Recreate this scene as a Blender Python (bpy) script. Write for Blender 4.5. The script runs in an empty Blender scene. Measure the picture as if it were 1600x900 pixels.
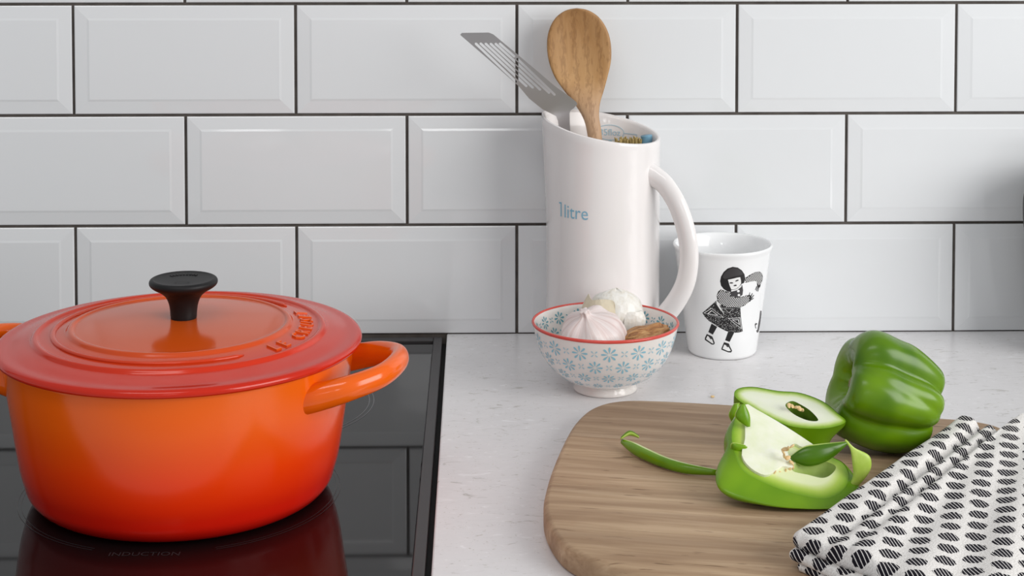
import bpy, bmesh, math, random
from math import sin, cos, pi, radians, sqrt, atan2
from mathutils import Vector, Matrix, noise

random.seed(7)
SC = bpy.context.scene
COL = SC.collection

# ------------------------------------------------------------------ camera
cam_d = bpy.data.cameras.new('camera')
cam_d.lens = 61.65; cam_d.sensor_width = 36.0; cam_d.sensor_fit = 'HORIZONTAL'
cam_d.shift_y = -0.355                       # shifted lens: the photo is a crop from below the optical axis
cam_d.clip_start = 0.02
cam = bpy.data.objects.new('camera', cam_d); COL.objects.link(cam)
cam.location = (0.0, -1.604, 0.451)
cam.rotation_euler = (radians(90 - 2.55), 0, radians(-1.08))
SC.camera = cam

# ------------------------------------------------------------------ world, light, exposure
W = bpy.data.worlds.new('world'); SC.world = W; W.use_nodes = True
bg = W.node_tree.nodes['Background']
bg.inputs[0].default_value = (0.93, 0.97, 1.0, 1); bg.inputs[1].default_value = 0.44

def area(name, loc, target, sx, sy, power, col):
    l = bpy.data.lights.new(name, 'AREA'); l.shape = 'RECTANGLE'; l.size = sx; l.size_y = sy
    l.energy = power; l.color = col
    o = bpy.data.objects.new(name, l); COL.objects.link(o); o.location = loc
    d = Vector(target) - Vector(loc)
    o.rotation_euler = d.to_track_quat('-Z', 'Y').to_euler()
    return o
area('window_light', (2.1, -1.75, 0.95), (0.1, -0.25, 0.1), 1.8, 1.5, 54, (1.0, 0.985, 0.965))
area('ceiling_light', (-0.5, -1.6, 2.0), (0.0, -0.2, 0.0), 1.2, 0.5, 9, (1.0, 0.97, 0.94))
area('far_window_light', (-0.06, -3.2, 0.95), (0.0, 0.0, 0.3), 0.34, 0.24, 1.5, (1, 1, 1))
area('far_window_light', (-0.62, -3.2, 0.95), (0.0, 0.0, 0.3), 0.16, 0.20, 0.5, (1, 1, 1))

vs = SC.view_settings
vs.view_transform = 'Standard'; vs.look = 'None'; vs.gamma = 1.0; vs.exposure = 0.0
vs.use_curve_mapping = False

# ------------------------------------------------------------------ material helpers
def lin(r, g, b):
    f = lambda c: (c / 255 / 12.92) if c / 255 <= 0.04045 else ((c / 255 + 0.055) / 1.055) ** 2.4
    return (f(r), f(g), f(b), 1)

class NT:
    """small wrapper for writing node trees"""
    def __init__(s, name):
        s.m = bpy.data.materials.new(name); s.m.use_nodes = True
        s.t = s.m.node_tree; s.b = s.t.nodes['Principled BSDF']
    def n(s, typ, **kw):
        x = s.t.nodes.new(typ)
        for k, v in kw.items(): setattr(x, k, v)
        return x
    def l(s, a, b): s.t.links.new(a, b)
    def put(s, sock, v):
        if isinstance(v, bpy.types.NodeSocket): s.l(v, sock)
        elif v is not None: sock.default_value = v
    def math(s, op, a, b=None, c=None, clamp=False):
        x = s.n('ShaderNodeMath', operation=op, use_clamp=clamp)
        s.put(x.inputs[0], a)
        if b is not None: s.put(x.inputs[1], b)
        if c is not None: s.put(x.inputs[2], c)
        return x.outputs[0]
    def coord(s, kind='Object', scale=(1, 1, 1), rot=(0, 0, 0), loc=(0, 0, 0)):
        tc = s.n('ShaderNodeTexCoord'); mp = s.n('ShaderNodeMapping')
        mp.inputs['Scale'].default_value = scale; mp.inputs['Rotation'].default_value = rot
        mp.inputs['Location'].default_value = loc
        s.l(tc.outputs[kind], mp.inputs[0]); return mp.outputs[0]
    def noise(s, co, scale, detail=3, rough=0.5, dist=0.0):
        x = s.n('ShaderNodeTexNoise'); s.l(co, x.inputs['Vector'])
        x.inputs['Scale'].default_value = scale; x.inputs['Detail'].default_value = detail
        x.inputs['Roughness'].default_value = rough; x.inputs['Distortion'].default_value = dist
        return x.outputs['Fac']
    def ramp(s, fac, stops, interp='LINEAR'):
        x = s.n('ShaderNodeValToRGB'); s.l(fac, x.inputs[0]); r = x.color_ramp; r.interpolation = interp
        while len(r.elements) < len(stops): r.elements.new(0.5)
        for e, (p, c) in zip(r.elements, stops): e.position = p; e.color = c
        return x.outputs[0]
    def mix(s, fac, a, b, mode='MIX'):
        x = s.n('ShaderNodeMix', data_type='RGBA', blend_type=mode)
        s.put(x.inputs[0], fac); s.put(x.inputs[6], a); s.put(x.inputs[7], b); return x.outputs[2]
    def bump(s, h, strength=0.2, dist=0.001):
        x = s.n('ShaderNodeBump'); x.inputs['Strength'].default_value = strength; x.inputs['Distance'].default_value = dist
        s.l(h, x.inputs['Height']); s.l(x.outputs[0], s.b.inputs['Normal'])
    def set(s, color=None, rough=None, metal=None, spec=None, coat=None, coat_rough=None, ior=None, sss=None, sss_scale=None, sss_rad=None, trans=None, alpha=None):
        I = s.b.inputs
        for k, v in (('Base Color', color), ('Roughness', rough), ('Metallic', metal), ('Specular IOR Level', spec),
                     ('Coat Weight', coat), ('Coat Roughness', coat_rough), ('IOR', ior), ('Subsurface Weight', sss),
                     ('Subsurface Scale', sss_scale), ('Subsurface Radius', sss_rad), ('Transmission Weight', trans), ('Alpha', alpha)):
            if v is not None: s.put(I[k], v)
        return s.m

def plain(name, rgb, rough=0.5, **kw):
    return NT(name).set(color=lin(*rgb), rough=rough, **kw)

# tile: white glossy glaze with a slow waviness
n = NT('tile_glaze')
tob = n.coord('Object')
n.bump(n.noise(tob, 14, 2), 0.10, 0.004)
M_TILE = n.set(color=lin(228, 230, 232), rough=0.07, ior=1.5)
n = NT('grout'); M_GROUT = n.set(color=n.ramp(n.noise(n.coord(), 60, 4), [(0.3, lin(74, 68, 64)), (0.7, lin(94, 88, 83))]), rough=0.9)

# quartz worktop: near white with small grey flecks
n = NT('quartz')
co = n.coord('Object', scale=(55, 120, 55)); v = n.noise(co, 1.0, 5, 0.6, 1.2)
fl = n.ramp(v, [(0.30, lin(196, 193, 190)), (0.38, lin(226, 224, 225)), (0.62, lin(229, 227, 228)), (0.70, lin(240, 239, 241))])
v2 = n.noise(n.coord('Object', scale=(150, 330, 150)), 1.0, 2, 0.5, 2.0)
fl = n.mix(n.ramp(v2, [(0.67, (0, 0, 0, 1)), (0.72, (1, 1, 1, 1))]), fl, lin(198, 194, 188))
M_QUARTZ = n.set(color=fl, rough=0.27, spec=0.4)

M_GLASS = NT('hob_glass').set(color=lin(14, 14, 15), rough=0.04, ior=1.30)
M_FRAME = NT('hob_frame').set(color=lin(52, 50, 51), rough=0.45)
M_MARKLIT = plain('hob_marking_lit', (104, 104, 108), 0.4)  # brighter copy of one print: view-dependent brightness painted into the colour
M_MARKDIM = plain('hob_marking_dim', (46, 45, 47), 0.4)  # same print, darker colour where the viewing angle dims it
M_BLACKGAP = plain('hob_gap_black', (12, 11, 11), 0.8)

# enamel: the paint itself runs from orange at the top to red at the base
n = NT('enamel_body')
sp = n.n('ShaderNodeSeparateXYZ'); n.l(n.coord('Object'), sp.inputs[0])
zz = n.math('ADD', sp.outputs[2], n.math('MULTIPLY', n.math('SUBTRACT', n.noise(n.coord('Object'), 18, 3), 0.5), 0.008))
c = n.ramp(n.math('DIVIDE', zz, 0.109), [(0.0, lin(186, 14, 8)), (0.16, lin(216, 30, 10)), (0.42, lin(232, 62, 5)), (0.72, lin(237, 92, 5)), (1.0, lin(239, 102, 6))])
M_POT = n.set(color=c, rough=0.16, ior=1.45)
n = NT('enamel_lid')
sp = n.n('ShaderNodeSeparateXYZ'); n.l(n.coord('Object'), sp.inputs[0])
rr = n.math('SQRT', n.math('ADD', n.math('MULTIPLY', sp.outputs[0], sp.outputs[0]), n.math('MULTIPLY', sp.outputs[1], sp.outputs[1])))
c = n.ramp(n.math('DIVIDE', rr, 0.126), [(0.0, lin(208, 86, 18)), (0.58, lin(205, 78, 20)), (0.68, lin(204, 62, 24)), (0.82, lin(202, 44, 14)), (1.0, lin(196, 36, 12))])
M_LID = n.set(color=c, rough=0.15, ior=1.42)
M_HANDLE = plain('enamel_orange', (236, 98, 10), 0.15)
M_EMBOSS = plain('enamel_lettering', (220, 84, 18), 0.2)
M_KNOB = plain('black_phenolic', (20, 18, 19), 0.5, spec=0.3)

M_CERAMIC = plain('white_ceramic', (238, 234, 233), 0.10)
M_PORCELAIN = plain('porcelain', (240, 241, 242), 0.07)
M_BLUE = plain('blue_print', (138, 190, 214), 0.25)
M_BLUEPALE = plain('pale_blue_print', (182, 213, 227), 0.25)
M_CREAM = plain('cream_glaze', (240, 235, 231), 0.12)
M_FLOWER = plain('flower_print', (146, 202, 222), 0.22)
M_TEAL = plain('teal_print', (112, 172, 186), 0.22)
M_XPRINT = plain('cross_print', (172, 211, 226), 0.22)
M_RED = plain('red_rim', (216, 82, 72), 0.18)
M_INK = plain('black_ink', (22, 20, 22), 0.35)
M_INKGREY = plain('grey_ink', (58, 56, 58), 0.35)
M_WHITEINK = plain('white_print', (238, 238, 238), 0.3)

n = NT('brushed_steel')
bs = n.noise(n.coord('Object', scale=(60, 900, 60), rot=(0, radians(45), 0)), 1.0, 3)
n.bump(bs, 0.05, 0.0005)
M_STEEL = n.set(color=lin(196, 193, 194), rough=0.30, metal=1.0)

n = NT('spoon_beech')
co = n.coord('Object', scale=(1, 1, 0.16), rot=(0, radians(12), 0))
g = n.noise(co, 130, 4, 0.55, 0.8)
wv = n.n('ShaderNodeTexWave'); wv.wave_type = 'BANDS'; wv.bands_direction = 'X'
n.l(n.coord('Object', scale=(1, 1, 0.28), rot=(0, radians(14), 0)), wv.inputs['Vector'])
wv.inputs['Scale'].default_value = 30; wv.inputs['Distortion'].default_value = 4.5; wv.inputs['Detail'].default_value = 2; wv.inputs['Detail Scale'].default_value = 14
c = n.ramp(g, [(0.25, lin(156, 118, 78)), (0.75, lin(200, 164, 122))])
sp = n.n('ShaderNodeSeparateXYZ'); n.l(n.coord('Object'), sp.inputs[0])
up = n.ramp(n.math('DIVIDE', n.math('SUBTRACT', sp.outputs[2], 0.20), 0.1), [(0.1, lin(204, 168, 138)), (0.4, lin(188, 140, 82)), (1.0, lin(152, 104, 48))])
c = n.mix(0.6, c, up)
c = n.mix(n.math('MULTIPLY', n.ramp(wv.outputs['Fac'], [(0.6, (0, 0, 0, 1)), (1, (1, 1, 1, 1))]), 0.32), c, lin(108, 68, 32))
n.bump(g, 0.15, 0.0006)
M_SPOON = n.set(color=c, rough=0.55)

def board_wood(name, shift, tint):
    n = NT(name)
    co = n.coord('Object', scale=(9, 150, 150), loc=(shift, shift * 3.1, 0))
    g1 = n.noise(co, 1.0, 6, 0.62, 0.6)
    co2 = n.coord('Object', scale=(3.2, 26, 26), loc=(shift * 2, shift, 0))
    g2 = n.noise(co2, 1.0, 3, 0.5, 1.6)
    co3 = n.coord('Object', scale=(38, 260, 260), loc=(shift, -shift, 0))
    g3 = n.noise(co3, 1.0, 2, 0.5, 0.3)
    c = n.ramp(g1, [(0.25, lin(156, 128, 100)), (0.5, lin(188, 161, 132)), (0.75, lin(208, 184, 156))])
    c = n.mix(n.ramp(g2, [(0.35, (0.55, 0.55, 0.55, 1)), (0.62, (0, 0, 0, 1))]), c, lin(146, 117, 92))
    c = n.mix(n.math('MULTIPLY', n.ramp(g3, [(0.66, (0, 0, 0, 1)), (0.76, (1, 1, 1, 1))]), 0.7), c, lin(96, 68, 46))
    c = n.mix(1.0, c, tint, 'MULTIPLY')
    n.bump(g1, 0.18, 0.0006)
    return n.set(color=c, rough=0.6, spec=0.3)
M_STAVES = [board_wood('board_wood_%s' % k, s, t) for k, s, t in
            (('a', 0.3, (0.86, 0.83, 0.81, 1)), ('b', 1.7, (1.08, 1.05, 1.01, 1)), ('c', 4.1, (1.03, 1.01, 0.97, 1)), ('d', 6.4, (0.97, 0.95, 0.91, 1)))]

def pepper_skin(name, dark, light, sc=22):
    n = NT(name)
    f = n.noise(n.coord('Object'), sc, 2, 0.5, 0.3)
    c = n.ramp(f, [(0.32, lin(*dark)), (0.66, lin(*light))])
    return n.set(color=c, rough=0.27, ior=1.43, sss=0.08, sss_scale=0.003, sss_rad=(0.6, 1.0, 0.2))
M_PEPPER = pepper_skin('pepper_skin', (68, 108, 4), (108, 146, 8))
M_PEPPERLIGHT = pepper_skin('pepper_skin_light', (92, 138, 10), (122, 164, 18))
M_PEPPERDARK = pepper_skin('pepper_skin_dark', (62, 102, 10), (90, 132, 18))
def flesh(name, a, b, sc=60):
    n = NT(name)
    f = n.noise(n.coord('Object'), sc, 4, 0.55, 0.4)
    n.bump(f, 0.25, 0.001)
    return n.set(color=n.ramp(f, [(0.3, lin(*a)), (0.7, lin(*b))]), rough=0.38, sss=0.25, sss_scale=0.004, sss_rad=(0.9, 1.0, 0.5))
M_FLESH = flesh('pepper_flesh', (198, 216, 132), (226, 234, 178))
M_FLESHGREEN = flesh('pepper_flesh_green', (158, 190, 62), (192, 212, 108))
M_CORE = flesh('pepper_core', (226, 232, 196), (242, 243, 226))
def cut_face(name, stops):
    n = NT(name); sp = n.n('ShaderNodeSeparateXYZ'); n.l(n.coord('UV'), sp.inputs[0])
    f = n.noise(n.coord('Object'), 90, 4, 0.55, 0.4)
    d = n.math('ADD', sp.outputs[1], n.math('MULTIPLY', n.math('SUBTRACT', f, 0.5), 0.16))
    n.bump(f, 0.25, 0.001)
    return n.set(color=n.ramp(d, [(p, lin(*c)) for p, c in stops]), rough=0.36, sss=0.2, sss_scale=0.004, sss_rad=(0.9, 1.0, 0.5))
M_CUTPALE = cut_face('pepper_cut_pale', [(0.0, (108, 152, 20)), (0.16, (134, 174, 36)), (0.5, (176, 202, 84)), (0.8, (208, 222, 146)), (1.0, (224, 232, 184))])
M_CUTWHITE = cut_face('pepper_cut_white', [(0.0, (104, 146, 20)), (0.14, (140, 176, 52)), (0.30, (196, 212, 140)), (0.5, (224, 230, 204)), (1.0, (230, 233, 214))])
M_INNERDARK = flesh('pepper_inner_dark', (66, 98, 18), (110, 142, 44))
M_INNER = flesh('pepper_inner_wall', (168, 194, 96), (206, 220, 150))
M_SEED = plain('pepper_seed', (226, 194, 140), 0.45)
M_STEM = flesh('pepper_stem', (104, 96, 58), (150, 140, 96), 140)

n = NT('garlic_skin')
uv = n.coord('UV', scale=(46, 1.6, 1)); f = n.noise(uv, 1.0, 4, 0.6, 0.35)
uv2 = n.coord('UV', scale=(13, 0.9, 1)); f2 = n.noise(uv2, 1.0, 2, 0.5, 0.2)
c = n.ramp(f, [(0.28, lin(206, 178, 170)), (0.48, lin(230, 216, 210)), (0.7, lin(246, 241, 238))])
c = n.mix(n.math('MULTIPLY', f2, 0.45), c, lin(224, 206, 212))
n.bump(f, 0.35, 0.0012)
M_GARLIC = n.set(color=c, rough=0.42, sss=0.15, sss_scale=0.003, sss_rad=(1, 0.9, 0.85))
n = NT('garlic_paper')
f = n.noise(n.coord('Object', scale=(1, 1, 0.35)), 170, 4, 0.6, 0.5)
c = n.ramp(f, [(0.28, lin(222, 214, 198)), (0.5, lin(236, 233, 226)), (0.75, lin(246, 245, 242))])
n.bump(f, 0.4, 0.001)
M_PAPER = n.set(color=c, rough=0.38)
M_PAPERTAN = plain('garlic_paper_tan', (220, 209, 184), 0.45)
n = NT('dried_brown')
f = n.noise(n.coord('Object', scale=(1, 3.5, 3.5), rot=(0, 0, radians(15))), 75, 5, 0.6, 0.8)
n.bump(f, 0.6, 0.002)
M_BROWN = n.set(color=n.ramp(f, [(0.28, lin(92, 56, 30)), (0.45, lin(164, 112, 66)), (0.62, lin(196, 150, 98)), (0.8, lin(220, 186, 140))]), rough=0.5)
M_BRISTLE = plain('bristle_tan', (182, 160, 104), 0.6)
M_BRUSHBLUE = plain('brush_blue', (112, 158, 182), 0.35)

# cotton towel: white weave with dark round dots made of thin dark stripes
n = NT('dotted_cotton')
tc = n.n('ShaderNodeTexCoord'); sp = n.n('ShaderNodeSeparateXYZ'); n.l(tc.outputs['UV'], sp.inputs[0])
U, V = sp.outputs[0], sp.outputs[1]
wob = n.n('ShaderNodeTexNoise'); n.l(tc.outputs['UV'], wob.inputs['Vector']); wob.inputs['Scale'].default_value = 95; wob.inputs['Detail'].default_value = 1
sw = n.n('ShaderNodeSeparateColor'); n.l(wob.outputs['Color'], sw.inputs[0])
Uw = n.math('ADD', U, n.math('MULTIPLY', n.math('SUBTRACT', sw.outputs[0], 0.5), 0.0024))
Vw = n.math('ADD', V, n.math('MULTIPLY', n.math('SUBTRACT', sw.outputs[1], 0.5), 0.0024))
PV, PU = 0.0152, 0.0183
row = n.math('FLOOR', n.math('DIVIDE', Vw, PV))
vf = n.math('SUBTRACT', n.math('FRACT', n.math('DIVIDE', Vw, PV)), 0.5)
off = n.math('MULTIPLY', n.math('FLOORED_MODULO', row, 2.0), 0.5)
uf = n.math('SUBTRACT', n.math('FRACT', n.math('ADD', n.math('DIVIDE', Uw, PU), off)), 0.5)
du = n.math('MULTIPLY', uf, PU / 0.0063); dv = n.math('MULTIPLY', vf, PV / 0.0060)
dd = n.math('SQRT', n.math('ADD', n.math('MULTIPLY', du, du), n.math('MULTIPLY', dv, dv)))
col_id = n.math('FLOOR', n.math('DIVIDE', U, 0.0009))
jag = n.n('ShaderNodeTexWhiteNoise', noise_dimensions='2D')
cv = n.n('ShaderNodeCombineXYZ'); n.l(col_id, cv.inputs[0]); n.l(row, cv.inputs[1]); n.l(cv.outputs[0], jag.inputs['Vector'])
dd = n.math('ADD', dd, n.math('MULTIPLY', n.math('SUBTRACT', jag.outputs['Value'], 0.5), 0.26))
inside = n.math('LESS_THAN', dd, 1.0)
st = n.math('FRACT', n.math('DIVIDE', n.math('ADD', U, n.math('MULTIPLY', V, -0.11)), 0.0022))
stripe = n.math('GREATER_THAN', st, 0.22)
mask = n.math('MULTIPLY', inside, stripe)
wev = n.n('ShaderNodeTexNoise'); n.l(tc.outputs['UV'], wev.inputs['Vector']); wev.inputs['Scale'].default_value = 900; wev.inputs['Detail'].default_value = 2
base = n.ramp(wev.outputs['Fac'], [(0.3, lin(212, 208, 204)), (0.7, lin(244, 241, 238))])
c = n.mix(mask, base, lin(30, 28, 36))
hb = n.math('ADD', wev.outputs['Fac'], n.math('MULTIPLY', inside, -0.3))
n.bump(hb, 0.5, 0.0007)
M_TOWEL = n.set(color=c, rough=0.9, spec=0.15)

# ------------------------------------------------------------------ object helpers
def tag(o, label=None, cat=None, group=None, kind=None):
    if label: o['label'] = label
    if cat: o['category'] = cat
    if group: o['group'] = group
    if kind: o['kind'] = kind
    return o
def thing(name, label, cat, loc=(0, 0, 0), rz=0.0, group=None):
    o = bpy.data.objects.new(name, None); COL.objects.link(o); o.empty_display_size = 0.02
    o.location = loc; o.rotation_euler = (0, 0, rz)
    return tag(o, label, cat, group)
def mesh(name, verts, faces, mats, parent=None, smooth=True, uvs=None, midx=None):
    me = bpy.data.meshes.new(name); me.from_pydata([tuple(v) for v in verts], [], faces)
    for m in (mats if isinstance(mats, (list, tuple)) else [mats]): me.materials.append(m)
    if midx:
        for p, i in zip(me.polygons, midx): p.material_index = i
    for p in me.polygons: p.use_smooth = smooth
    if uvs:
        L = me.uv_layers.new(name='UVMap')
        for lo in me.loops: L.data[lo.index].uv = uvs[lo.vertex_index]
    me.validate(); me.update()
    o = bpy.data.objects.new(name, me); COL.objects.link(o)
    if parent: o.parent = parent
    return o
def fix_normals(o):
    bm = bmesh.new(); bm.from_mesh(o.data); bmesh.ops.recalc_face_normals(bm, faces=bm.faces); bm.to_mesh(o.data); bm.free()
    return o
def sharp(o, ang=35):
    bm = bmesh.new(); bm.from_mesh(o.data)
    for e in bm.edges:
        if len(e.link_faces) == 2 and e.calc_face_angle(0) > radians(ang): e.smooth = False
    bm.to_mesh(o.data); bm.free(); return o
def bevel(o, w, seg=2, ang=30):
    m = o.modifiers.new('bevel', 'BEVEL'); m.width = w; m.segments = seg; m.limit_method = 'ANGLE'; m.angle_limit = radians(ang); return o
def boxv(x0, x1, y0, y1, z0, z1):
    v = [(x0, y0, z0), (x1, y0, z0), (x1, y1, z0), (x0, y1, z0), (x0, y0, z1), (x1, y0, z1), (x1, y1, z1), (x0, y1, z1)]
    f = [(0, 3, 2, 1), (4, 5, 6, 7), (0, 1, 5, 4), (1, 2, 6, 5), (2, 3, 7, 6), (3, 0, 4, 7)]
    return v, f
def grid(fn, nu, nv, close_u=False):
    """surface from fn(u, v), u and v in 0..1; closing in u welds the seam (uvs kept per vertex)"""
    V, F, T = [], [], []
    mu = nu if close_u else nu + 1
    for j in range(nv + 1):
        for i in range(mu):
            V.append(fn(i / nu, j / nv)); T.append((i / nu, j / nv))
    for j in range(nv):
        for i in range(nu):
            a = j * mu + i; b = j * mu + (i + 1) % mu
            F.append((a, b, b + mu, a + mu))
    return V, F, T
def lathe(name, prof, mats, parent=None, seg=96, loc=(0, 0, 0), mod=None, uv=True):
    """revolve (r, z) points; points with r = 0 close the surface"""
    V, F, T = [], [], []
    rows = []
    for j, (r, z) in enumerate(prof):
        if r < 1e-6:
            rows.append([len(V)]); V.append((loc[0], loc[1], loc[2] + z)); T.append((0.5, j / len(prof)))
        else:
            row = []
            for i in range(seg):
                a = 2 * pi * i / seg
                p = (r * cos(a), r * sin(a), z)
                if mod: p = mod(p, a, j)
                row.append(len(V)); V.append((loc[0] + p[0], loc[1] + p[1], loc[2] + p[2])); T.append((i / seg, j / len(prof)))
            rows.append(row)
    for A, B in zip(rows, rows[1:]):
        for i in range(seg):
            k = (i + 1) % seg
            if len(A) == 1 and len(B) == 1: continue
            if len(A) == 1: F.append((A[0], B[k], B[i]))
            elif len(B) == 1: F.append((A[i], A[k], B[0]))
            else: F.append((A[i], A[k], B[k], B[i]))
    o = mesh(name, V, F, mats, parent, True, T if uv else None)
    return fix_normals(o)
def spline(pts, n):
    """Catmull-Rom through points of any dimension"""
    P = [tuple(p) for p in pts]; out = []
    for i in range(len(P) - 1):
        p0 = P[max(i - 1, 0)]; p1 = P[i]; p2 = P[i + 1]; p3 = P[min(i + 2, len(P) - 1)]
        for k in range(n):
            t = k / n
            out.append(tuple(0.5 * (2 * b + (c - a) * t + (2 * a - 5 * b + 4 * c - d) * t * t + (3 * b - a - 3 * c + d) * t ** 3)
                             for a, b, c, d in zip(p0, p1, p2, p3)))
    out.append(P[-1]); return out
def spline_closed(pts, n):
    P = [tuple(p) for p in pts]; m = len(P); out = []
    for i in range(m):
        p0, p1, p2, p3 = P[i - 1], P[i], P[(i + 1) % m], P[(i + 2) % m]
        for k in range(n):
            t = k / n
            out.append(tuple(0.5 * (2 * b + (c - a) * t + (2 * a - 5 * b + 4 * c - d) * t * t + (3 * b - a - 3 * c + d) * t ** 3)
                             for a, b, c, d in zip(p0, p1, p2, p3)))
    return out
def sweep(name, path, ra, rb, mat, parent=None, seg=20, up=(0, 0, 1), caps=True):
    """tube of elliptic section along path; ra sideways, rb along 'up' (numbers or lists)"""
    V, F = [], []; n = len(path); P = [Vector(p) for p in path]
    for i, p in enumerate(P):
        t = (P[min(i + 1, n - 1)] - P[max(i - 1, 0)]).normalized()
        s = t.cross(Vector(up)).normalized(); w = s.cross(t).normalized()
        a = ra[i] if isinstance(ra, (list, tuple)) else ra; b = rb[i] if isinstance(rb, (list, tuple)) else rb
        for k in range(seg):
            q = 2 * pi * k / seg
            V.append(p + s * (a * cos(q)) + w * (b * sin(q)))
    for i in range(n - 1):
        for k in range(seg):
            F.append((i * seg + k, i * seg + (k + 1) % seg, (i + 1) * seg + (k + 1) % seg, (i + 1) * seg + k))
    if caps: F.append(tuple(range(seg))); F.append(tuple((n - 1) * seg + k for k in range(seg)))
    return fix_normals(mesh(name, V, F, mat, parent))
def glyphs(text, size, extrude=0.0, align='CENTER', res=3):
    cu = bpy.data.curves.new('text', 'FONT'); cu.body = text; cu.size = size; cu.extrude = extrude
    cu.align_x = align; cu.resolution_u = res
    o = bpy.data.objects.new('text', cu); COL.objects.link(o)
    bpy.context.view_layer.update()
    me = bpy.data.meshes.new_from_object(o.evaluated_get(bpy.context.evaluated_depsgraph_get()))
    V = [tuple(v.co) for v in me.vertices]; F = [tuple(p.vertices) for p in me.polygons]
    bpy.data.objects.remove(o); bpy.data.curves.remove(cu); bpy.data.meshes.remove(me)
    return V, F
def fill2d(loops, maxedge=None, mapfn=None):
    """triangulated flat fill of an outline (first loop) with holes, edges split to maxedge, then mapped to 3D"""
    bm = bmesh.new(); E = []
    for lp in loops:
        vs_ = [bm.verts.new((x, y, 0)) for x, y in lp]
        for i in range(len(vs_)): E.append(bm.edges.new((vs_[i], vs_[(i + 1) % len(vs_)])))
    bmesh.ops.triangle_fill(bm, use_beauty=True, use_dissolve=False, edges=E)
    if maxedge:
        for _ in range(6):
            L = [e for e in bm.edges if e.calc_length() > maxedge]
            if not L: break
            bmesh.ops.subdivide_edges(bm, edges=L, cuts=1); bmesh.ops.triangulate(bm, faces=[f for f in bm.faces if len(f.verts) > 3])
    bm.verts.index_update()
    V = [tuple(v.co) for v in bm.verts]; F = [tuple(v.index for v in f.verts) for f in bm.faces]; bm.free()
    if mapfn: V = [mapfn(x, y) for x, y, _ in V]
    return V, F
def join(lists):
    V, F = [], []
    for v, f in lists:
        k = len(V); V += list(v); F += [tuple(i + k for i in q) for q in f]
    return V, F
def pip(x, y, poly):
    c = False; j = len(poly) - 1
    for i in range(len(poly)):
        xi, yi = poly[i]; xj, yj = poly[j]
        if (yi > y) != (yj > y) and x < (xj - xi) * (y - yi) / (yj - yi) + xi: c = not c
        j = i
    return c
def smooth01(x): x = max(0.0, min(1.0, x)); return x * x * (3 - 2 * x)

# ================================================================== SETTING
# ---- tiled wall: grout bed with one mesh per tile (bevelled edges, joints recessed)
wv_, wf_ = boxv(-1.35, 1.25, 0.0035, 0.06, -0.06, 0.98)
wall = mesh('wall_back', wv_, wf_, M_GROUT, smooth=False); wall['kind'] = 'structure'
PX, PZ = 0.2030, 0.1024; TW, TH = 0.2002, 0.0996
def tile_mesh(w, h):
    a, b, bv, r = w / 2, h / 2, 0.0115, 0.0007
    rings = [(a, b, 0.011), (a, b, 0.0014), (a - r, b - r, 0.0010), (a - bv, b - bv, 0.0001), (a - bv - 0.002, b - bv - 0.002, -0.0003)]
    V, F = [], []
    for x, z, y in rings: V += [(-x, y, -z), (x, y, -z), (x, y, z), (-x, y, z)]
    for i in range(len(rings) - 1):
        for k in range(4): F.append((i * 4 + k, i * 4 + (k + 1) % 4, i * 4 + 4 + (k + 1) % 4, i * 4 + 4 + k))
    k = (len(rings) - 1) * 4; F.append((k, k + 1, k + 2, k + 3))
    me = bpy.data.meshes.new('tile'); me.from_pydata(V, [], F); me.materials.append(M_TILE); me.update()
    return me
TILE = tile_mesh(TW, TH)
rnd = random.Random(3)
for r in range(0, 8):
    xo = 0.0347 if r % 2 == 0 else -0.0664
    for k in range(-6, 6):
        x = xo + PX * k + PX / 2
        if abs(x) > 1.15: continue
        t = bpy.data.objects.new('tile', TILE); COL.objects.link(t); t.parent = wall
        t.location = (x, 0.0, -0.0005 + PZ * r + PZ / 2 + 0.0002)
        t.rotation_euler = (rnd.uniform(-.0035, .0035), 0, rnd.uniform(-.0035, .0035))

# ---- worktop: one slab with the hob cut-out, running out of the frame on the right, in front and to the left
HX0, HX1, HY0, HY1 = -0.640, -0.0300, -0.545, 0.0015
def slab(x0, x1, y0, y1): return boxv(x0, x1, y0, y1, -0.03, 0.0)
bm = bmesh.new()
xs = [-1.2, HX0, HX1, 1.15]; ys = [-0.62, HY0, 0.003]
gv = {}
for z in (-0.03, 0.0):
    for i, x in enumerate(xs):
        for j, y in enumerate(ys): gv[(i, j, z)] = bm.verts.new((x, y, z))
cells = [(0, 0), (1, 0), (2, 0), (0, 1), (2, 1)]
for (i, j) in cells:
    bm.faces.new([gv[(i, j, 0.0)], gv[(i + 1, j, 0.0)], gv[(i + 1, j + 1, 0.0)], gv[(i, j + 1, 0.0)]])
    bm.faces.new([gv[(i, j + 1, -0.03)], gv[(i + 1, j + 1, -0.03)], gv[(i + 1, j, -0.03)], gv[(i, j, -0.03)]])
    for (a, b, ni, nj) in (((i, j), (i + 1, j), i, j - 1), ((i + 1, j), (i + 1, j + 1), i + 1, j), ((i + 1, j + 1), (i, j + 1), i, j + 1), ((i, j + 1), (i, j), i - 1, j)):
        if (ni, nj) not in cells:
            bm.faces.new([gv[a + (-0.03,)], gv[b + (-0.03,)], gv[b + (0.0,)], gv[a + (0.0,)]])
me = bpy.data.meshes.new('worktop'); bm.to_mesh(me); bm.free(); me.materials.append(M_QUARTZ)
wt = bpy.data.objects.new('worktop', me); COL.objects.link(wt); fix_normals(wt); bevel(wt, 0.0012, 2)
tag(wt, 'white speckled quartz worktop running along under the tiled wall', 'worktop')

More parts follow.
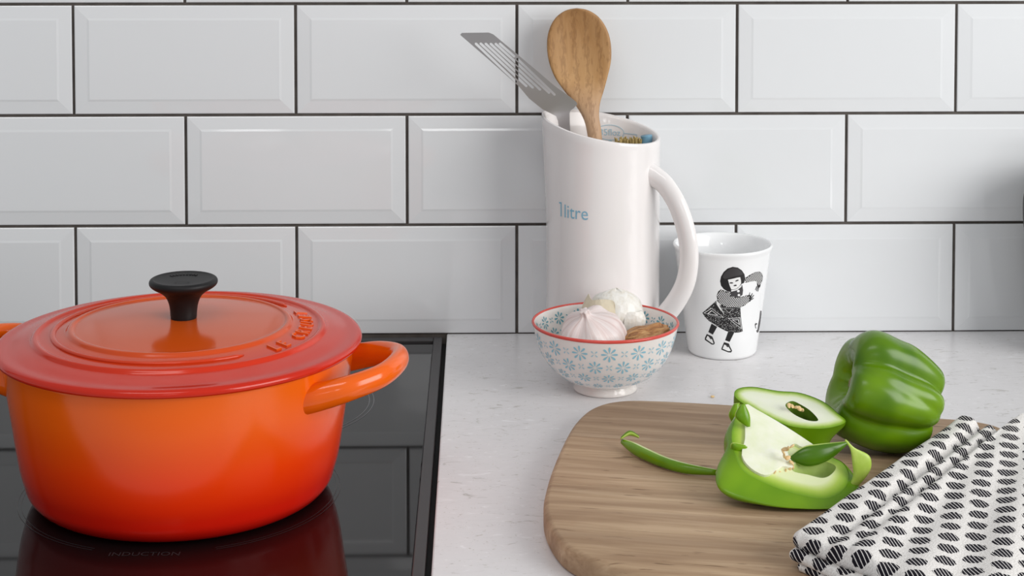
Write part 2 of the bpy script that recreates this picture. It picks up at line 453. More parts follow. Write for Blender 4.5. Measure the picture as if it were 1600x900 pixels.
# ---- hob
hob = thing('induction_hob', 'black glass induction hob with dark metal frame set into white worktop', 'hob', (-0.335, -0.275, -0.004))
hx, hy, hz = hob.location
def loc(v): return [(x - hx, y - hy, z - hz) for x, y, z in v]
v, f = boxv(HX0 + .006, -0.0422, HY0 + .01, -0.0255, -0.007, -0.0018)
o = mesh('glass_panel', loc(v), f, M_GLASS, hob, False); bevel(o, 0.0006, 2)
for nm, b in (('frame_strip', (-0.0422, -0.0342, HY0 + .002, -0.0035, -0.010, -0.0012)),
              ('frame_strip', (HX0 + .002, -0.0422, -0.0145, -0.0040, -0.010, -0.0012)),
              ('frame_strip', (HX0 + .002, -0.0422, HY0 + .002, HY0 + .010, -0.010, -0.0012))):
    v, f = boxv(*b); o = mesh(nm, loc(v), f, M_FRAME, hob, False); bevel(o, 0.0009, 2)
v, f = boxv(HX0 + .001, -0.0308, HY0 + .001, -0.0005, -0.029, -0.0085)
mesh('gap_shade', loc(v), f, M_BLACKGAP, hob, False)  # black block stands in for the shade in the open gap round the hob
v, f = boxv(HX0 + .006, -0.0424, -0.0250, -0.0149, -0.0085, -0.0045)
mesh('back_groove', loc(v), f, M_BLACKGAP, hob, False)
ZG = -0.00165
def ring(name, cx, cy, r, w, a0=0, a1=360):
    n = 128; L = []
    def fn(u, v_): a = radians(a0 + (a1 - a0) * u); q = r + w * (v_ - .5); return (cx + q * cos(a), cy + q * sin(a), ZG)
    V, F, T = grid(fn, n, 1); return V, F
rings = [ring('r', -0.190, -0.1915, 0.1039, 0.0006), ring('r', -0.190, -0.1915, 0.1003, 0.0006)]
o = mesh('zone_ring', loc(join(rings)[0]), join(rings)[1], M_MARKLIT, hob)
rings = [ring('r', -0.2095, -0.385, 0.1112, 0.0005, -69, 249), ring('r', -0.2095, -0.385, 0.1085, 0.0005, -69, 249)]
o = mesh('zone_ring', loc(join(rings)[0]), join(rings)[1], M_MARKDIM, hob)
tv, tf = glyphs('INDUCTION', 0.0082)
mesh('lettering', loc([(-0.2145 + x * 1.0, -0.4985 + y, ZG) for x, y, z in tv]), tf, M_MARKDIM, hob, False)

# ================================================================== CASSEROLE
PCX, PCY = -0.2092, -0.385
pot = thing('casserole_pot', 'large orange enamelled round cast-iron pot with lid, standing on the black hob', 'pot', (PCX, PCY, -0.0015))
prof = [(0, 0.0006), (0.085, 0.0006), (0.0890, 0.0), (0.0950, 0.0010), (0.1005, 0.0040), (0.1050, 0.0095), (0.1072, 0.0165), (0.1098, 0.0260),
        (0.1122, 0.0400), (0.1145, 0.0560), (0.1170, 0.0720), (0.1192, 0.0880), (0.1210, 0.1018), (0.1216, 0.1048), (0.1208, 0.1060), (0.1180, 0.1060), (0.1165, 0.1030), (0.112, 0.060), (0.105, 0.02), (0.09, 0.008), (0, 0.007)]
prof = prof[:1] + spline([p for p in prof[1:13]], 4) + prof[13:]
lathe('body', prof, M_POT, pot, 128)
HANG = radians(-11)
for s in (0, pi):
    a = HANG + s
    pts = []
    er = Vector((cos(a), sin(a), 0)); et = Vector((-sin(a), cos(a), 0))
    for (rr_, tt_, zz_) in ((0.098, -0.0475, 0.0840), (0.1140, -0.0465, 0.0875), (0.1330, -0.041, 0.0925), (0.1500, -0.025, 0.0965), (0.1555, 0.0, 0.0985),
                            (0.1500, 0.025, 0.0965), (0.1330, 0.041, 0.0925), (0.1140, 0.0465, 0.0875), (0.098, 0.0475, 0.0840)):
        pts.append(tuple(er * rr_ + et * tt_ + Vector((0, 0, zz_))))
    pth = spline(pts, 6); n_ = len(pth)
    rb = [0.0078 + 0.0030 * abs(2 * i / (n_ - 1) - 1) ** 2 for i in range(n_)]
    ra = [0.0066 + 0.0012 * abs(2 * i / (n_ - 1) - 1) ** 2 for i in range(n_)]
    sweep('handle', pth, ra, rb, M_HANDLE, pot, 24)
# lid: rim, stepped rings, raised disc
LZ = 0.1040
lp = [(0.1165, LZ - 0.001), (0.1225, LZ), (0.1255, LZ + 0.0008), (0.1265, LZ + 0.0024), (0.1262, LZ + 0.0042), (0.1248, LZ + 0.0056), (0.1225, LZ + 0.0062),
      (0.1160, LZ + 0.0064), (0.1085, LZ + 0.0080), (0.1030, LZ + 0.0090), (0.1018, LZ + 0.0096), (0.1005, LZ + 0.0114), (0.0990, LZ + 0.0121), (0.0972, LZ + 0.0117), (0.0960, LZ + 0.0108),
      (0.0930, LZ + 0.0109), (0.0800, LZ + 0.0130), (0.0780, LZ + 0.0138), (0.0766, LZ + 0.0153), (0.0750, LZ + 0.0158), (0.0735, LZ + 0.0155), (0.0722, LZ + 0.0148),
      (0.0650, LZ + 0.0155), (0.050, LZ + 0.0168), (0.030, LZ + 0.0180), (0.012, LZ + 0.0186), (0, LZ + 0.0186)]
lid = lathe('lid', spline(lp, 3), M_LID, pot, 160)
def lidz(r):
    for (r0, z0), (r1, z1) in zip(lp[6:], lp[7:]):
        if r1 <= r <= r0: return z0 + (z1 - z0) * (r0 - r) / (r0 - r1 + 1e-9)
    return LZ + 0.02
# middle ring with a gap for the lettering
rp = []
for i in range(145):
    a = radians(38 + (322 - 38 - 14) * i / 144)
    rp.append((0.0868 * cos(a), 0.0868 * sin(a), lidz(0.0868) + 0.0003))
tap = [0.0019 * smooth01(min(i, 144 - i) / 3 + 0.25) for i in range(145)]
sweep('raised_ring', rp, tap, [t * 0.75 for t in tap], M_LID, lid, 12)
tl_ = []
word = 'LE CREUSET'
for i, ch in enumerate(word):
    if ch == ' ': continue
    gv_, gf_ = glyphs(ch, 0.0135, 0.0007, 'CENTER', 2)
    a = radians(-36 + 6.6 * i)
    er = Vector((cos(a), sin(a), 0)); et = Vector((-sin(a), cos(a), 0))
    out = []
    for x, y, z in gv_:
        r_ = 0.0925 - y * 1.0
        p = er * r_ + et * (x * 0.92)
        out.append((p.x, p.y, lidz(r_) + 0.0004 + z))
    tl_.append((out, gf_))
v, f = join(tl_); mesh('lettering', v, f, M_EMBOSS, lid, False)
KX = 0.0022
kp = [(0, 0.0), (0.0088, 0.0), (0.0091, 0.0015), (0.0094, 0.006), (0.0103, 0.011), (0.0125, 0.0160), (0.0165, 0.0196), (0.0210, 0.0222), (0.0233, 0.0242), (0.0238, 0.0262),
      (0.0230, 0.0278), (0.0212, 0.0285), (0.0190, 0.0279), (0.012, 0.0272), (0, 0.0270)]
kz = LZ + 0.0182
knob = lathe('knob', kp[:1] + spline(kp[1:], 3), M_KNOB, lid, 64, (KX, 0, kz))
# faint raised marks on the knob's top
mk = []
for i in range(9):
    a = radians(62 + 9 * i); er = Vector((cos(a), sin(a))); et = Vector((-sin(a), cos(a)))
    v, f = boxv(-0.0007, 0.0007, -0.0011, 0.0011, 0, 0.0005)
    mk.append(([(KX + er.x * (0.0145 + y) + et.x * x, er.y * (0.0145 + y) + et.y * x, kz + 0.0273 + z) for x, y, z in v], f))
ov, of, _ = grid(lambda u, w: (KX + (0.0045 + .0006 * w) * cos(2 * pi * u), -0.006 + (0.0032 + .0006 * w) * sin(2 * pi * u), kz + 0.0278), 24, 1, True)
mk.append((ov, of)); v, f = join(mk)
mesh('knob_relief', v, f, M_KNOB, lid, False)

# ================================================================== MEASURING JUG
JX, JY, JR = 0.1105, -0.0525, 0.0505
jug = thing('measuring_jug', 'tall white ceramic measuring jug with slanted rim, holding kitchen utensils against tiles', 'jug', (JX, JY, 0))
SPOUT = radians(166)
def jug_r(a, z, base):
    d = (a - SPOUT + pi) % (2 * pi) - pi
    k = max(0.0, min(1.0, (z - 0.095) / 0.11))
    return base + 0.0052 * k * max(0.0, 1 - abs(d) / (0.12 + 0.72 * k)) ** 1.2
def jug_top(a): return 0.2020 + 0.0100 * cos(a - radians(150)) + 0.0015 * math.exp(-(((a - SPOUT + pi) % (2 * pi) - pi) / 0.3) ** 2)
JN = 128
rows = [('o', 0.0, -0.004), ('o', 0.006, -0.0012), ('o', 0.02, -0.0)] + [('o', t, 0) for t in (0.1, 0.2, 0.3, 0.4, 0.5, 0.6, 0.7, 0.8, 0.9, 0.96, 0.985)] + \
       [('o', 0.997, -0.0006), ('o', 1.0, -0.0018), ('o', 0.997, -0.0032), ('o', 0.985, -0.0042)] + [('o', t, -0.0044) for t in (0.9, 0.7, 0.5, 0.3, 0.1, 0.05)] + [('o', 0.035, -0.010)]
V, F = [], []
for _, t, dr in rows:
    for i in range(JN):
        a = 2 * pi * i / JN; z = t * jug_top(a)
        r = jug_r(a, z, JR + dr + 0.0006 * math.exp(-((t - 1) / .03) ** 2))
        V.append((r * cos(a), r * sin(a), z))
for j in range(len(rows) - 1):
    for i in range(JN): F.append((j * JN + i, j * JN + (i + 1) % JN, (j + 1) * JN + (i + 1) % JN, (j + 1) * JN + i))
F.append(tuple(range(JN))); F.append(tuple((len(rows) - 1) * JN + i for i in range(JN)))
jb = fix_normals(mesh('body', V, F, M_CERAMIC, jug)); sharp(jb, 50)
HA = radians(-34)
er = Vector((cos(HA), sin(HA), 0))
hp = [tuple(er * r + Vector((0, 0, z))) for r, z in ((0.046, 0.1640), (0.0530, 0.1615), (0.0630, 0.1550), (0.0745, 0.1395), (0.0830, 0.1180), (0.0862, 0.0960), (0.0832, 0.0740), (0.0745, 0.0560), (0.0630, 0.0410), (0.0530, 0.0320), (0.046, 0.0290))]
hp = spline(hp, 6); n_ = len(hp)
sweep('handle', hp, [0.0088 + 0.003 * (abs(2 * i / (n_ - 1) - 1)) ** 6 for i in range(n_)], [0.0062 + 0.0030 * (abs(2 * i / (n_ - 1) - 1)) ** 6 for i in range(n_)], M_CERAMIC, jug, 24, up=(sin(HA), -cos(HA), 0))
def wrap_text(txt, size, R, a0, z0, sgn=1, align='LEFT', sx=1.0):
    v, f = glyphs(txt, size, 0, align, 3)
    out = []
    for x, y, z in v:
        a = a0 + sgn * x * sx / R; out.append((R * cos(a), R * sin(a), z0 + y))
    return out, f
v, f = wrap_text('litre', 0.0165, JR + 0.0002, radians(-90 - 46.5), 0.1278, 1, 'LEFT', 0.92)
one = []
for p_ in ([(0.0, 0.0), (0.0013, 0.0), (0.0013, 0.0125), (0.0, 0.0125)], [(-0.0020, 0.0112), (0.0, 0.0112), (0.0, 0.0125), (-0.0020, 0.0123)]):
    one.append(([((JR + .0002) * cos(radians(-141) + x / JR), (JR + .0002) * sin(radians(-141) + x / JR), 0.1278 + z) for x, z in p_], [(0, 1, 2, 3)]))
v, f = join([(v, f)] + one)
mesh('lettering', v, f, M_BLUE, jug, False)
RI = JR - 0.0047
a_c = radians(78)
v1, f1 = wrap_text('35floz', 0.0085, RI, a_c, 0.1862, -1, 'CENTER', 0.95)
ov, of, _ = grid(lambda u, w: ((RI * cos(a_c - (0.0128 + .0006 * w) * cos(2 * pi * u) / RI)), RI * sin(a_c - (0.0128 + .0006 * w) * cos(2 * pi * u) / RI), 0.1889 + (0.0066 + .0006 * w) * sin(2 * pi * u)), 48, 1, True)
lv, lf, _ = grid(lambda u, w: (RI * cos(a_c - (0.0130 + 0.014 * u) / RI), RI * sin(a_c - (0.0130 + 0.014 * u) / RI), 0.1885 + 0.0006 * w), 10, 1)
l2v, l2f, _ = grid(lambda u, w: (RI * cos(a_c - (0.0267 + 0.0006 * w) / RI), RI * sin(a_c - (0.0267 + .0006 * w) / RI), 0.1885 - 0.012 * u), 6, 1)
v3, f3 = wrap_text('8', 0.0085, RI, a_c, 0.1762, -1, 'CENTER', 0.95)
v, f = join([(v1, f1), (ov, of), (lv, lf), (l2v, l2f), (v3, f3)])
mesh('inner_markings', v, f, M_BLUEPALE, jug, False)

# ---- slotted spatula (steel), leaning to the left out of the jug
sp_t = thing('slotted_spatula', 'grey steel slotted spatula leaning left out of the white jug', 'spatula', (0.084, -0.055, 0.012))
O = Vector((0.084, -0.055, 0.012))
SY = -0.060
def spat(x, z):                       # blade plane leans a little towards the viewer at the top
    return (x - O.x, SY - 0.12 * (z - 0.2) - 0.10 * (x - 0.08) * -1 - O.y, z - O.z)
blade = [(-0.0165, 0.2868), (-0.0150, 0.2885), (0.0085, 0.2885), (0.0125, 0.2868), (0.0300, 0.2718), (0.0500, 0.2545), (0.0665, 0.2400), (0.0800, 0.2300), (0.0862, 0.2248), (0.0868, 0.2228), (0.0835, 0.2192),
         (0.0812, 0.2176), (0.0800, 0.2150), (0.0803, 0.2060), (0.0812, 0.1940), (0.0712, 0.1970), (0.0698, 0.2080), (0.0680, 0.2125), (0.0560, 0.2190), (0.0440, 0.2290), (0.0350, 0.2400), (0.0100, 0.2630)]
def slot(x0, z0, x1, z1, w=0.0022):
    d = Vector((x1 - x0, z1 - z0)).normalized(); nn = Vector((-d.y, d.x)) * (w / 2)
    return [(x0 + nn.x, z0 + nn.y), (x0 - d.x * w * .4, z0 - d.y * w * .4), (x0 - nn.x, z0 - nn.y), (x1 - nn.x, z1 - nn.y), (x1 + d.x * w * .4, z1 + d.y * w * .4), (x1 + nn.x, z1 + nn.y)]
slots = [slot(-0.0030, 0.2790, 0.0325, 0.2440), slot(0.0012, 0.2790, 0.0418, 0.2400), slot(0.0056, 0.2788, 0.0475, 0.2385), slot(0.0100, 0.2786, 0.0540, 0.2366), slot(0.0143, 0.2786, 0.0620, 0.2336),
         slot(0.0180, 0.2786, 0.0310, 0.2668), slot(0.0335, 0.2648, 0.0668, 0.2318), slot(0.0200, 0.2502, 0.0385, 0.2330)]
slots = slots[:7]
V2, F2 = fill2d([blade] + slots, None)
nf = len(V2); T2 = 0.0009
Vb = [Vector(spat(x, z)) for x, z, _ in V2] + [Vector(spat(x, z)) + Vector((0, T2, 0)) for x, z, _ in V2]
Fb = [f_ for f_ in F2] + [tuple(i + nf for i in reversed(f_)) for f_ in F2]
k0 = 0
for lp_ in [blade] + slots:
    m_ = len(lp_)
    for i in range(m_): Fb.append((k0 + i, k0 + (i + 1) % m_, nf + k0 + (i + 1) % m_, nf + k0 + i))
    k0 += m_
o = fix_normals(mesh('blade', Vb, Fb, M_STEEL, sp_t, False))
hpth = spline([spat(0.0764, 0.1975), spat(0.0765, 0.1900), tuple(Vector((0.0790, -0.056, 0.160)) - O), tuple(Vector((0.0830, -0.046, 0.090)) - O), tuple(Vector((0.0870, -0.035, 0.012)) - O)], 5)
sweep('handle', hpth, [0.0040] * 4 + [0.0055] * (len(hpth) - 4), [0.0008] * 4 + [0.0035] * (len(hpth) - 4), M_STEEL, sp_t, 12, up=(0, -1, 0))

# ---- wooden spoon
SPX, SPY, SPZ = 0.0905, -0.040, 0.2615
def spoon():
    nu, nv = 56, 40
    ctr = spline([(0.0885, 0.3048, 0.0012), (0.0885, 0.3040, 0.0075), (0.0886, 0.3015, 0.0135), (0.0888, 0.2965, 0.0198), (0.0892, 0.2885, 0.0250), (0.0897, 0.2790, 0.0281), (0.0903, 0.2680, 0.0290), (0.0910, 0.2560, 0.0278), (0.0920, 0.2430, 0.0238), (0.0945, 0.2310, 0.0180),
                  (0.0975, 0.2190, 0.0115), (0.1008, 0.2070, 0.0075), (0.1035, 0.1950, 0.0066), (0.1060, 0.1700, 0.0062), (0.1085, 0.1200, 0.0060), (0.1120, 0.0300, 0.0060), (0.1130, 0.0090, 0.0050)], 4)
    V, F = [], []; K = 28
    for x, z, w in ctr:
        t = smooth01((z - 0.215) / 0.03)           # 1 in the bowl, 0 on the handle
        y0 = -0.034 - (z - 0.2) * -0.06
        th = 0.0058 * (1 - t) + 0.0046 * t
        dish = 0.0075 * t * min(1, w / 0.029) ** 1.5
        for k in range(K):
            q = 2 * pi * k / K; cx_ = cos(q); s_ = sin(q)
            yy = y0 + th * s_ * (abs(s_) ** -0.25 if abs(s_) > 1e-3 else 1)
            yy += dish * (1 - cx_ * cx_) * (1.0 if s_ < 0 else 1.0)
            V.append((x + w * cx_ - 0.1, yy + 0.04, z))
    m = len(ctr)
    for i in range(m - 1):
        for k in range(K): F.append((i * K + k, i * K + (k + 1) % K, (i + 1) * K + (k + 1) % K, (i + 1) * K + k))
    F.append(tuple(range(K))); F.append(tuple((m - 1) * K + k for k in range(K)))
    o = fix_normals(mesh('wooden_spoon', V, F, M_SPOON)); o.location = (0.1, -0.04, 0)
    return tag(o, 'wooden spoon with a worn oval bowl standing upright in the white jug', 'spoon')
spoon()

# ---- brush whose bristles just show over the rim on the jug's right
br = thing('dish_brush', 'brush with tan bristles and blue head just showing inside the jug rim', 'brush', (0.1412, -0.050, 0.010))
bl = []
rb_ = random.Random(5)
for i in range(90):
    a = rb_.uniform(0, 2 * pi); q = 0.0075 * sqrt(rb_.random())
    bx, by = -0.006 + q * cos(a) * 1.3, 0.002 + q * sin(a)
    lean = 0.25 * (bx + 0.006) / 0.01
    p0 = Vector((bx, by, 0.150)); p1 = Vector((bx + lean * .01 - .002, by, 0.1795 + rb_.uniform(-.003, .002)))
    V, F = [], []
    for p, w in ((p0, .0008), (p1, .0006)):
        for k in range(4): V.append((p.x + w * cos(k * pi / 2), p.y + w * sin(k * pi / 2), p.z))
    for k in range(4): F.append((k, (k + 1) % 4, 4 + (k + 1) % 4, 4 + k))
    F.append((4, 5, 6, 7)); bl.append((V, F))
v, f = join(bl); mesh('bristles', v, f, M_BRISTLE, br, False)['kind'] = 'stuff'
sweep('handle', spline([(-0.012, 0.004, 0.003), (-0.004, 0.003, 0.08), (0.004, 0.004, 0.150), (0.0085, 0.004, 0.176), (0.0085, 0.004, 0.1825)], 5), 0.0052, 0.0052, M_BRUSHBLUE, br, 14, up=(0, 1, 0))

# ================================================================== BOWL
BX, BY = 0.1047, -0.1645
bowl = thing('patterned_bowl', 'small footed bowl with blue flower print and red rim, holding garlic', 'bowl', (BX, BY, 0))
outp = [(0.0252, 0.0), (0.0262, 0.0006), (0.0264, 0.0020), (0.0250, 0.0058), (0.0252, 0.0076), (0.0300, 0.0090), (0.0370, 0.0126), (0.0430, 0.0176), (0.0480, 0.0230), (0.0522, 0.0290), (0.0556, 0.0370), (0.0584, 0.0465), (0.0603, 0.0548)]
rimp = [(0.0608, 0.0562), (0.0604, 0.0570), (0.0594, 0.0568)]
inp = [(0.0588, 0.0555), (0.0560, 0.0450), (0.0520, 0.0345), (0.0465, 0.0255), (0.0390, 0.0180), (0.0290, 0.0130), (0.0150, 0.0105), (0, 0.0100)]
outs = spline(outp, 4)
lathe('body', [(0, 0.002), (0.022, 0.002), (0.0236, 0.0)] + outs + rimp + spline(inp[:-1], 4) + [inp[-1]], M_CREAM, bowl, 128)
rc = [(0.0606, 0.0550), (0.0613, 0.0562), (0.0610, 0.0572), (0.0600, 0.0576), (0.0592, 0.0572), (0.0590, 0.0563)]
lathe('rim', rc, M_RED, bowl, 128)
def arc(pr_):
    L = [0]
    for (r0, z0), (r1, z1) in zip(pr_, pr_[1:]): L.append(L[-1] + sqrt((r1 - r0) ** 2 + (z1 - z0) ** 2))
    return L
def mapper(pr_, off):
    L = arc(pr_)
    def m(theta0, s0, dx, ds):
        s = max(0, min(L[-1] - 1e-6, s0 + ds))
        for i in range(len(L) - 1):
            if L[i] <= s <= L[i + 1]: break
        t = (s - L[i]) / (L[i + 1] - L[i] + 1e-12)
        (r0, z0), (r1, z1) = pr_[i], pr_[i + 1]
        r = r0 + (r1 - r0) * t; z = z0 + (z1 - z0) * t
        d = sqrt((r1 - r0) ** 2 + (z1 - z0) ** 2); nr, nz = (z1 - z0) / d, -(r1 - r0) / d
        a = theta0 + dx / max(r, .005)
        return ((r + nr * off) * cos(a), (r + nr * off) * sin(a), z + nz * off)
    return m, L
def s_at_z(pr_, L, z):
    for i in range(len(pr_) - 1):
        z0, z1 = pr_[i][1], pr_[i + 1][1]
        if min(z0, z1) <= z <= max(z0, z1) and abs(z1 - z0) > 1e-9: return L[i] + (L[i + 1] - L[i]) * (z - z0) / (z1 - z0)
    return L[-1]
def flower(m, th, s, R, petals=8, w=0.17, r0=0.18, ph=0.0):
    V, F = [], []
    for p in range(petals):
        a = 2 * pi * p / petals + ph
        pts = [(r0, 0), (0.45, w * .55), (0.72, w), (0.93, w * .8), (1.0, 0), (0.93, -w * .8), (0.72, -w), (0.45, -w * .55)]
        k = len(V); V.append(m(th, s, R * .65 * cos(a), R * .65 * sin(a)))
        for x, y in pts: V.append(m(th, s, R * (x * cos(a) - y * sin(a)), R * (x * sin(a) + y * cos(a))))
        for i in range(8): F.append((k, k + 1 + i, k + 1 + (i + 1) % 8))
    return V, F
body_p = outs[12:]
mo, Lo = mapper(body_p, 0.00022)
fl, xl = [], []
NFL = 15; T0 = radians(-90 - 0.8)
for row, (z, R, ph_) in enumerate(((0.0455, 0.0068, 0), (0.0335, 0.0063, .5), (0.0228, 0.0056, 0), (0.0145, 0.0042, .5))):
    s = s_at_z(body_p, Lo, z)
    for i in range(NFL):
        th = T0 + (i + ph_) * 2 * pi / NFL
        fl.append(flower(mo, th, s, R, 8, 0.125, 0.14, pi / 8 * 0))
        xl.append(flower(mo, th + pi / NFL, s + 0.0002, R * 0.52, 4, 0.16, 0.1, pi / 4))
v, f = join(fl); mesh('flower_print', v, f, M_FLOWER, bowl)
v, f = join(xl); mesh('cross_print', v, f, M_XPRINT, bowl)
ins = spline(inp[:-1], 4)
mi, Li = mapper(ins, 0.00022)
fl = []
for row, (s, R, ph_) in enumerate(((0.0080, 0.0056, 0), (0.0195, 0.0054, .5), (0.0300, 0.0048, 0))):
    for i in range(18):
        th = radians(90) + (i + ph_) * 2 * pi / 18
        fl.append(flower(mi, th, s, R, 8, 0.15)); fl.append(flower(mi, th + pi / 18, s, R * .5, 4, 0.18, 0.1, pi / 4))
v, f = join(fl); mesh('inner_print', v, f, M_TEAL, bowl)

# ---- garlic
def garlic(name, r, h, neck, seed, lobes=11):
    rg = random.Random(seed); ph = [rg.uniform(0, 6.28) for _ in range(4)]
    pr_ = [(0.10, -0.02), (0.45, 0.0), (0.78, 0.10), (0.96, 0.26), (1.0, 0.42), (0.965, 0.60), (0.85, 0.76), (0.65, 0.89), (0.43, 0.965), (0.25, 1.005), (0.155, 1.05), (0.13, 1.11), (0.14, 1.16), (0.10, 1.175)]
    pr_ = spline(pr_, 4); n_ = len(pr_)
    def fn(u, v_):
        q, z = pr_[min(n_ - 1, int(round(v_ * (n_ - 1))))]
        a = 2 * pi * u
        body_ = smooth01((1.0 - z) / 0.4)
        lob = 1 + body_ * (0.028 * cos(lobes * a + ph[0]) + 0.03 * cos(3 * a + ph[1]) + 0.012 * cos(23 * a + ph[2]))
        nk = 1 + (1 - body_) * 0.18 * cos(5 * a + ph[3])
        rr_ = r * q * lob * nk
        return (rr_ * cos(a) + (1 - body_) * neck[0] * (z - .8), rr_ * sin(a) + (1 - body_) * neck[1] * (z - .8), h * z)
    V, F, T = grid(fn, 110, n_ - 1, True)
    F.append(tuple(range(110))[::-1]); F.append(tuple((n_ - 1) * 110 + i for i in range(110)))
    return V, F, T
V, F, T = garlic('g', 0.0268, 0.0370, (-0.004, 0.0), 4)
g1 = mesh('garlic_bulb', V, F, M_GARLIC, None, True, T); fix_normals(g1)
g1.location = (0.0965, -0.1760, 0.0340); g1.rotation_euler = (radians(20), radians(-14), 0)
tag(g1, 'whole white garlic bulb with pinkish streaks, at front of the patterned bowl', 'garlic', 'garlic bulbs in the bowl')
# second bulb, behind, wrapped in torn papery skin
g2 = thing('garlic_bulb', 'garlic bulb in torn crumpled papery skin, behind the whole bulb in bowl', 'garlic', (0.1130, -0.1400, 0.0535), 0, 'garlic bulbs in the bowl')
V, F, T = garlic('g', 0.0215, 0.032, (0.003, 0), 9)
b2 = mesh('clove_body', V, F, M_GARLIC, g2, True, T); fix_normals(b2); b2.location = (0.001, 0, -0.018); b2.rotation_euler = (radians(-25), radians(20), 0)
def crumple(name, r, sq, a0, a1, p0, p1, seed, mat, amp, tear, nu, nv, loc_):
    """stiff torn paper: a coarse shell of flat, creased facets with a ragged upper edge"""
    rc_ = random.Random(seed); V, F = [], []
    for j in range(nv + 1):
        for i in range(nu + 1):
            u = (i + (0.5 if j % 2 else 0) * (0 if i in (0, nu) else 1) + rc_.uniform(-.22, .22) * (0 < i < nu)) / nu; v_ = (j + rc_.uniform(-.25, .25) * (0 < j < nv)) / nv
            a = a0 + (a1 - a0) * u; p = p0 + (p1 - p0) * v_
            if j == nv: p += tear * rc_.uniform(-1, 1)
            q = 1 + amp * rc_.uniform(-1, 1)
            V.append((r * q * sq[0] * cos(p) * cos(a) + loc_[0], r * q * sq[1] * cos(p) * sin(a) + loc_[1], r * q * sq[2] * sin(p) + loc_[2]))
    for j in range(nv):
        for i in range(nu):
            a = j * (nu + 1) + i; b = a + nu + 1
            F += [(a, a + 1, b + 1), (a, b + 1, b)] if j % 2 else [(a, a + 1, b), (a + 1, b + 1, b)]
    o = mesh(name, V, F, mat, g2, False)
    m = o.modifiers.new('round', 'SUBSURF'); m.levels = 1; m.render_levels = 1; m.subdivision_type = 'CATMULL_CLARK'
    m = o.modifiers.new('solid', 'SOLIDIFY'); m.thickness = 0.0004
    return o
crumple('papery_skin', 0.0232, (1.06, .85, .88), radians(-150), radians(208), radians(-50), radians(89), 5, M_PAPER, 0.085, 0.0, 11, 6, (0.0030, 0.002, 0.0035))
crumple('papery_skin', 0.0225, (1.12, .95, 1.0), radians(165), radians(278), radians(-40), radians(44), 8, M_PAPERTAN, 0.06, 0.22, 5, 3, (-0.0030, -0.002, 0.0050))
crumple('papery_skin', 0.0135, (1.0, .8, .95), radians(-120), radians(50), radians(-50), radians(55), 12, M_PAPER, 0.13, 0.3, 5, 3, (0.0140, -0.0085, -0.0005))
# dried brown piece on the right of the bowl
def dried(u, v_):
    a = 2 * pi * u; p = (v_ - .5) * pi * 0.98
    d = Vector((sin(p), cos(p) * cos(a), cos(p) * sin(a)))
    q = 1 + 0.22 * noise.noise(d * 1.7 + Vector((3, 1, 5))) + 0.12 * noise.noise(Vector((d.x * 1.5, d.y * 6, d.z * 6))) + 0.06 * cos(7 * a + 2 * d.x)
    return (d.x * 0.0235 * q, d.y * 0.012 * q, d.z * 0.0085 * q)
V, F, T = grid(dried, 60, 40, True)
F.append(tuple(range(60))); F.append(tuple(40 * 60 + i for i in range(60)))
o = fix_normals(mesh('dried_root', V, F, M_BROWN)); o.location = (0.1345, -0.1775, 0.0470); o.rotation_euler = (0, radians(-10), radians(22))
tag(o, 'brown wrinkled dried piece lying in the patterned bowl, right of the garlic', 'dried root')

# ---- jar whose edge just reaches the right of the frame
jar = thing('storage_jar', 'dark rounded jar by the tiles, all but cut off at the right edge', 'jar', (0.5415, -0.0640, 0))
lathe('body', [(0, 0.0)] + spline([(0.034, 0.0), (0.038, 0.003), (0.0435, 0.030), (0.0490, 0.070), (0.0535, 0.105), (0.0550, 0.126), (0.0535, 0.142), (0.047, 0.152)], 4) + [(0, 0.152)], M_FRAME, jar, 64)
lathe('lid', [(0, 0.152), (0.0465, 0.152), (0.0475, 0.156), (0.044, 0.163), (0.02, 0.168), (0.008, 0.169), (0.007, 0.175), (0.012, 0.182), (0.009, 0.188), (0, 0.189)], M_FRAME, jar, 64)

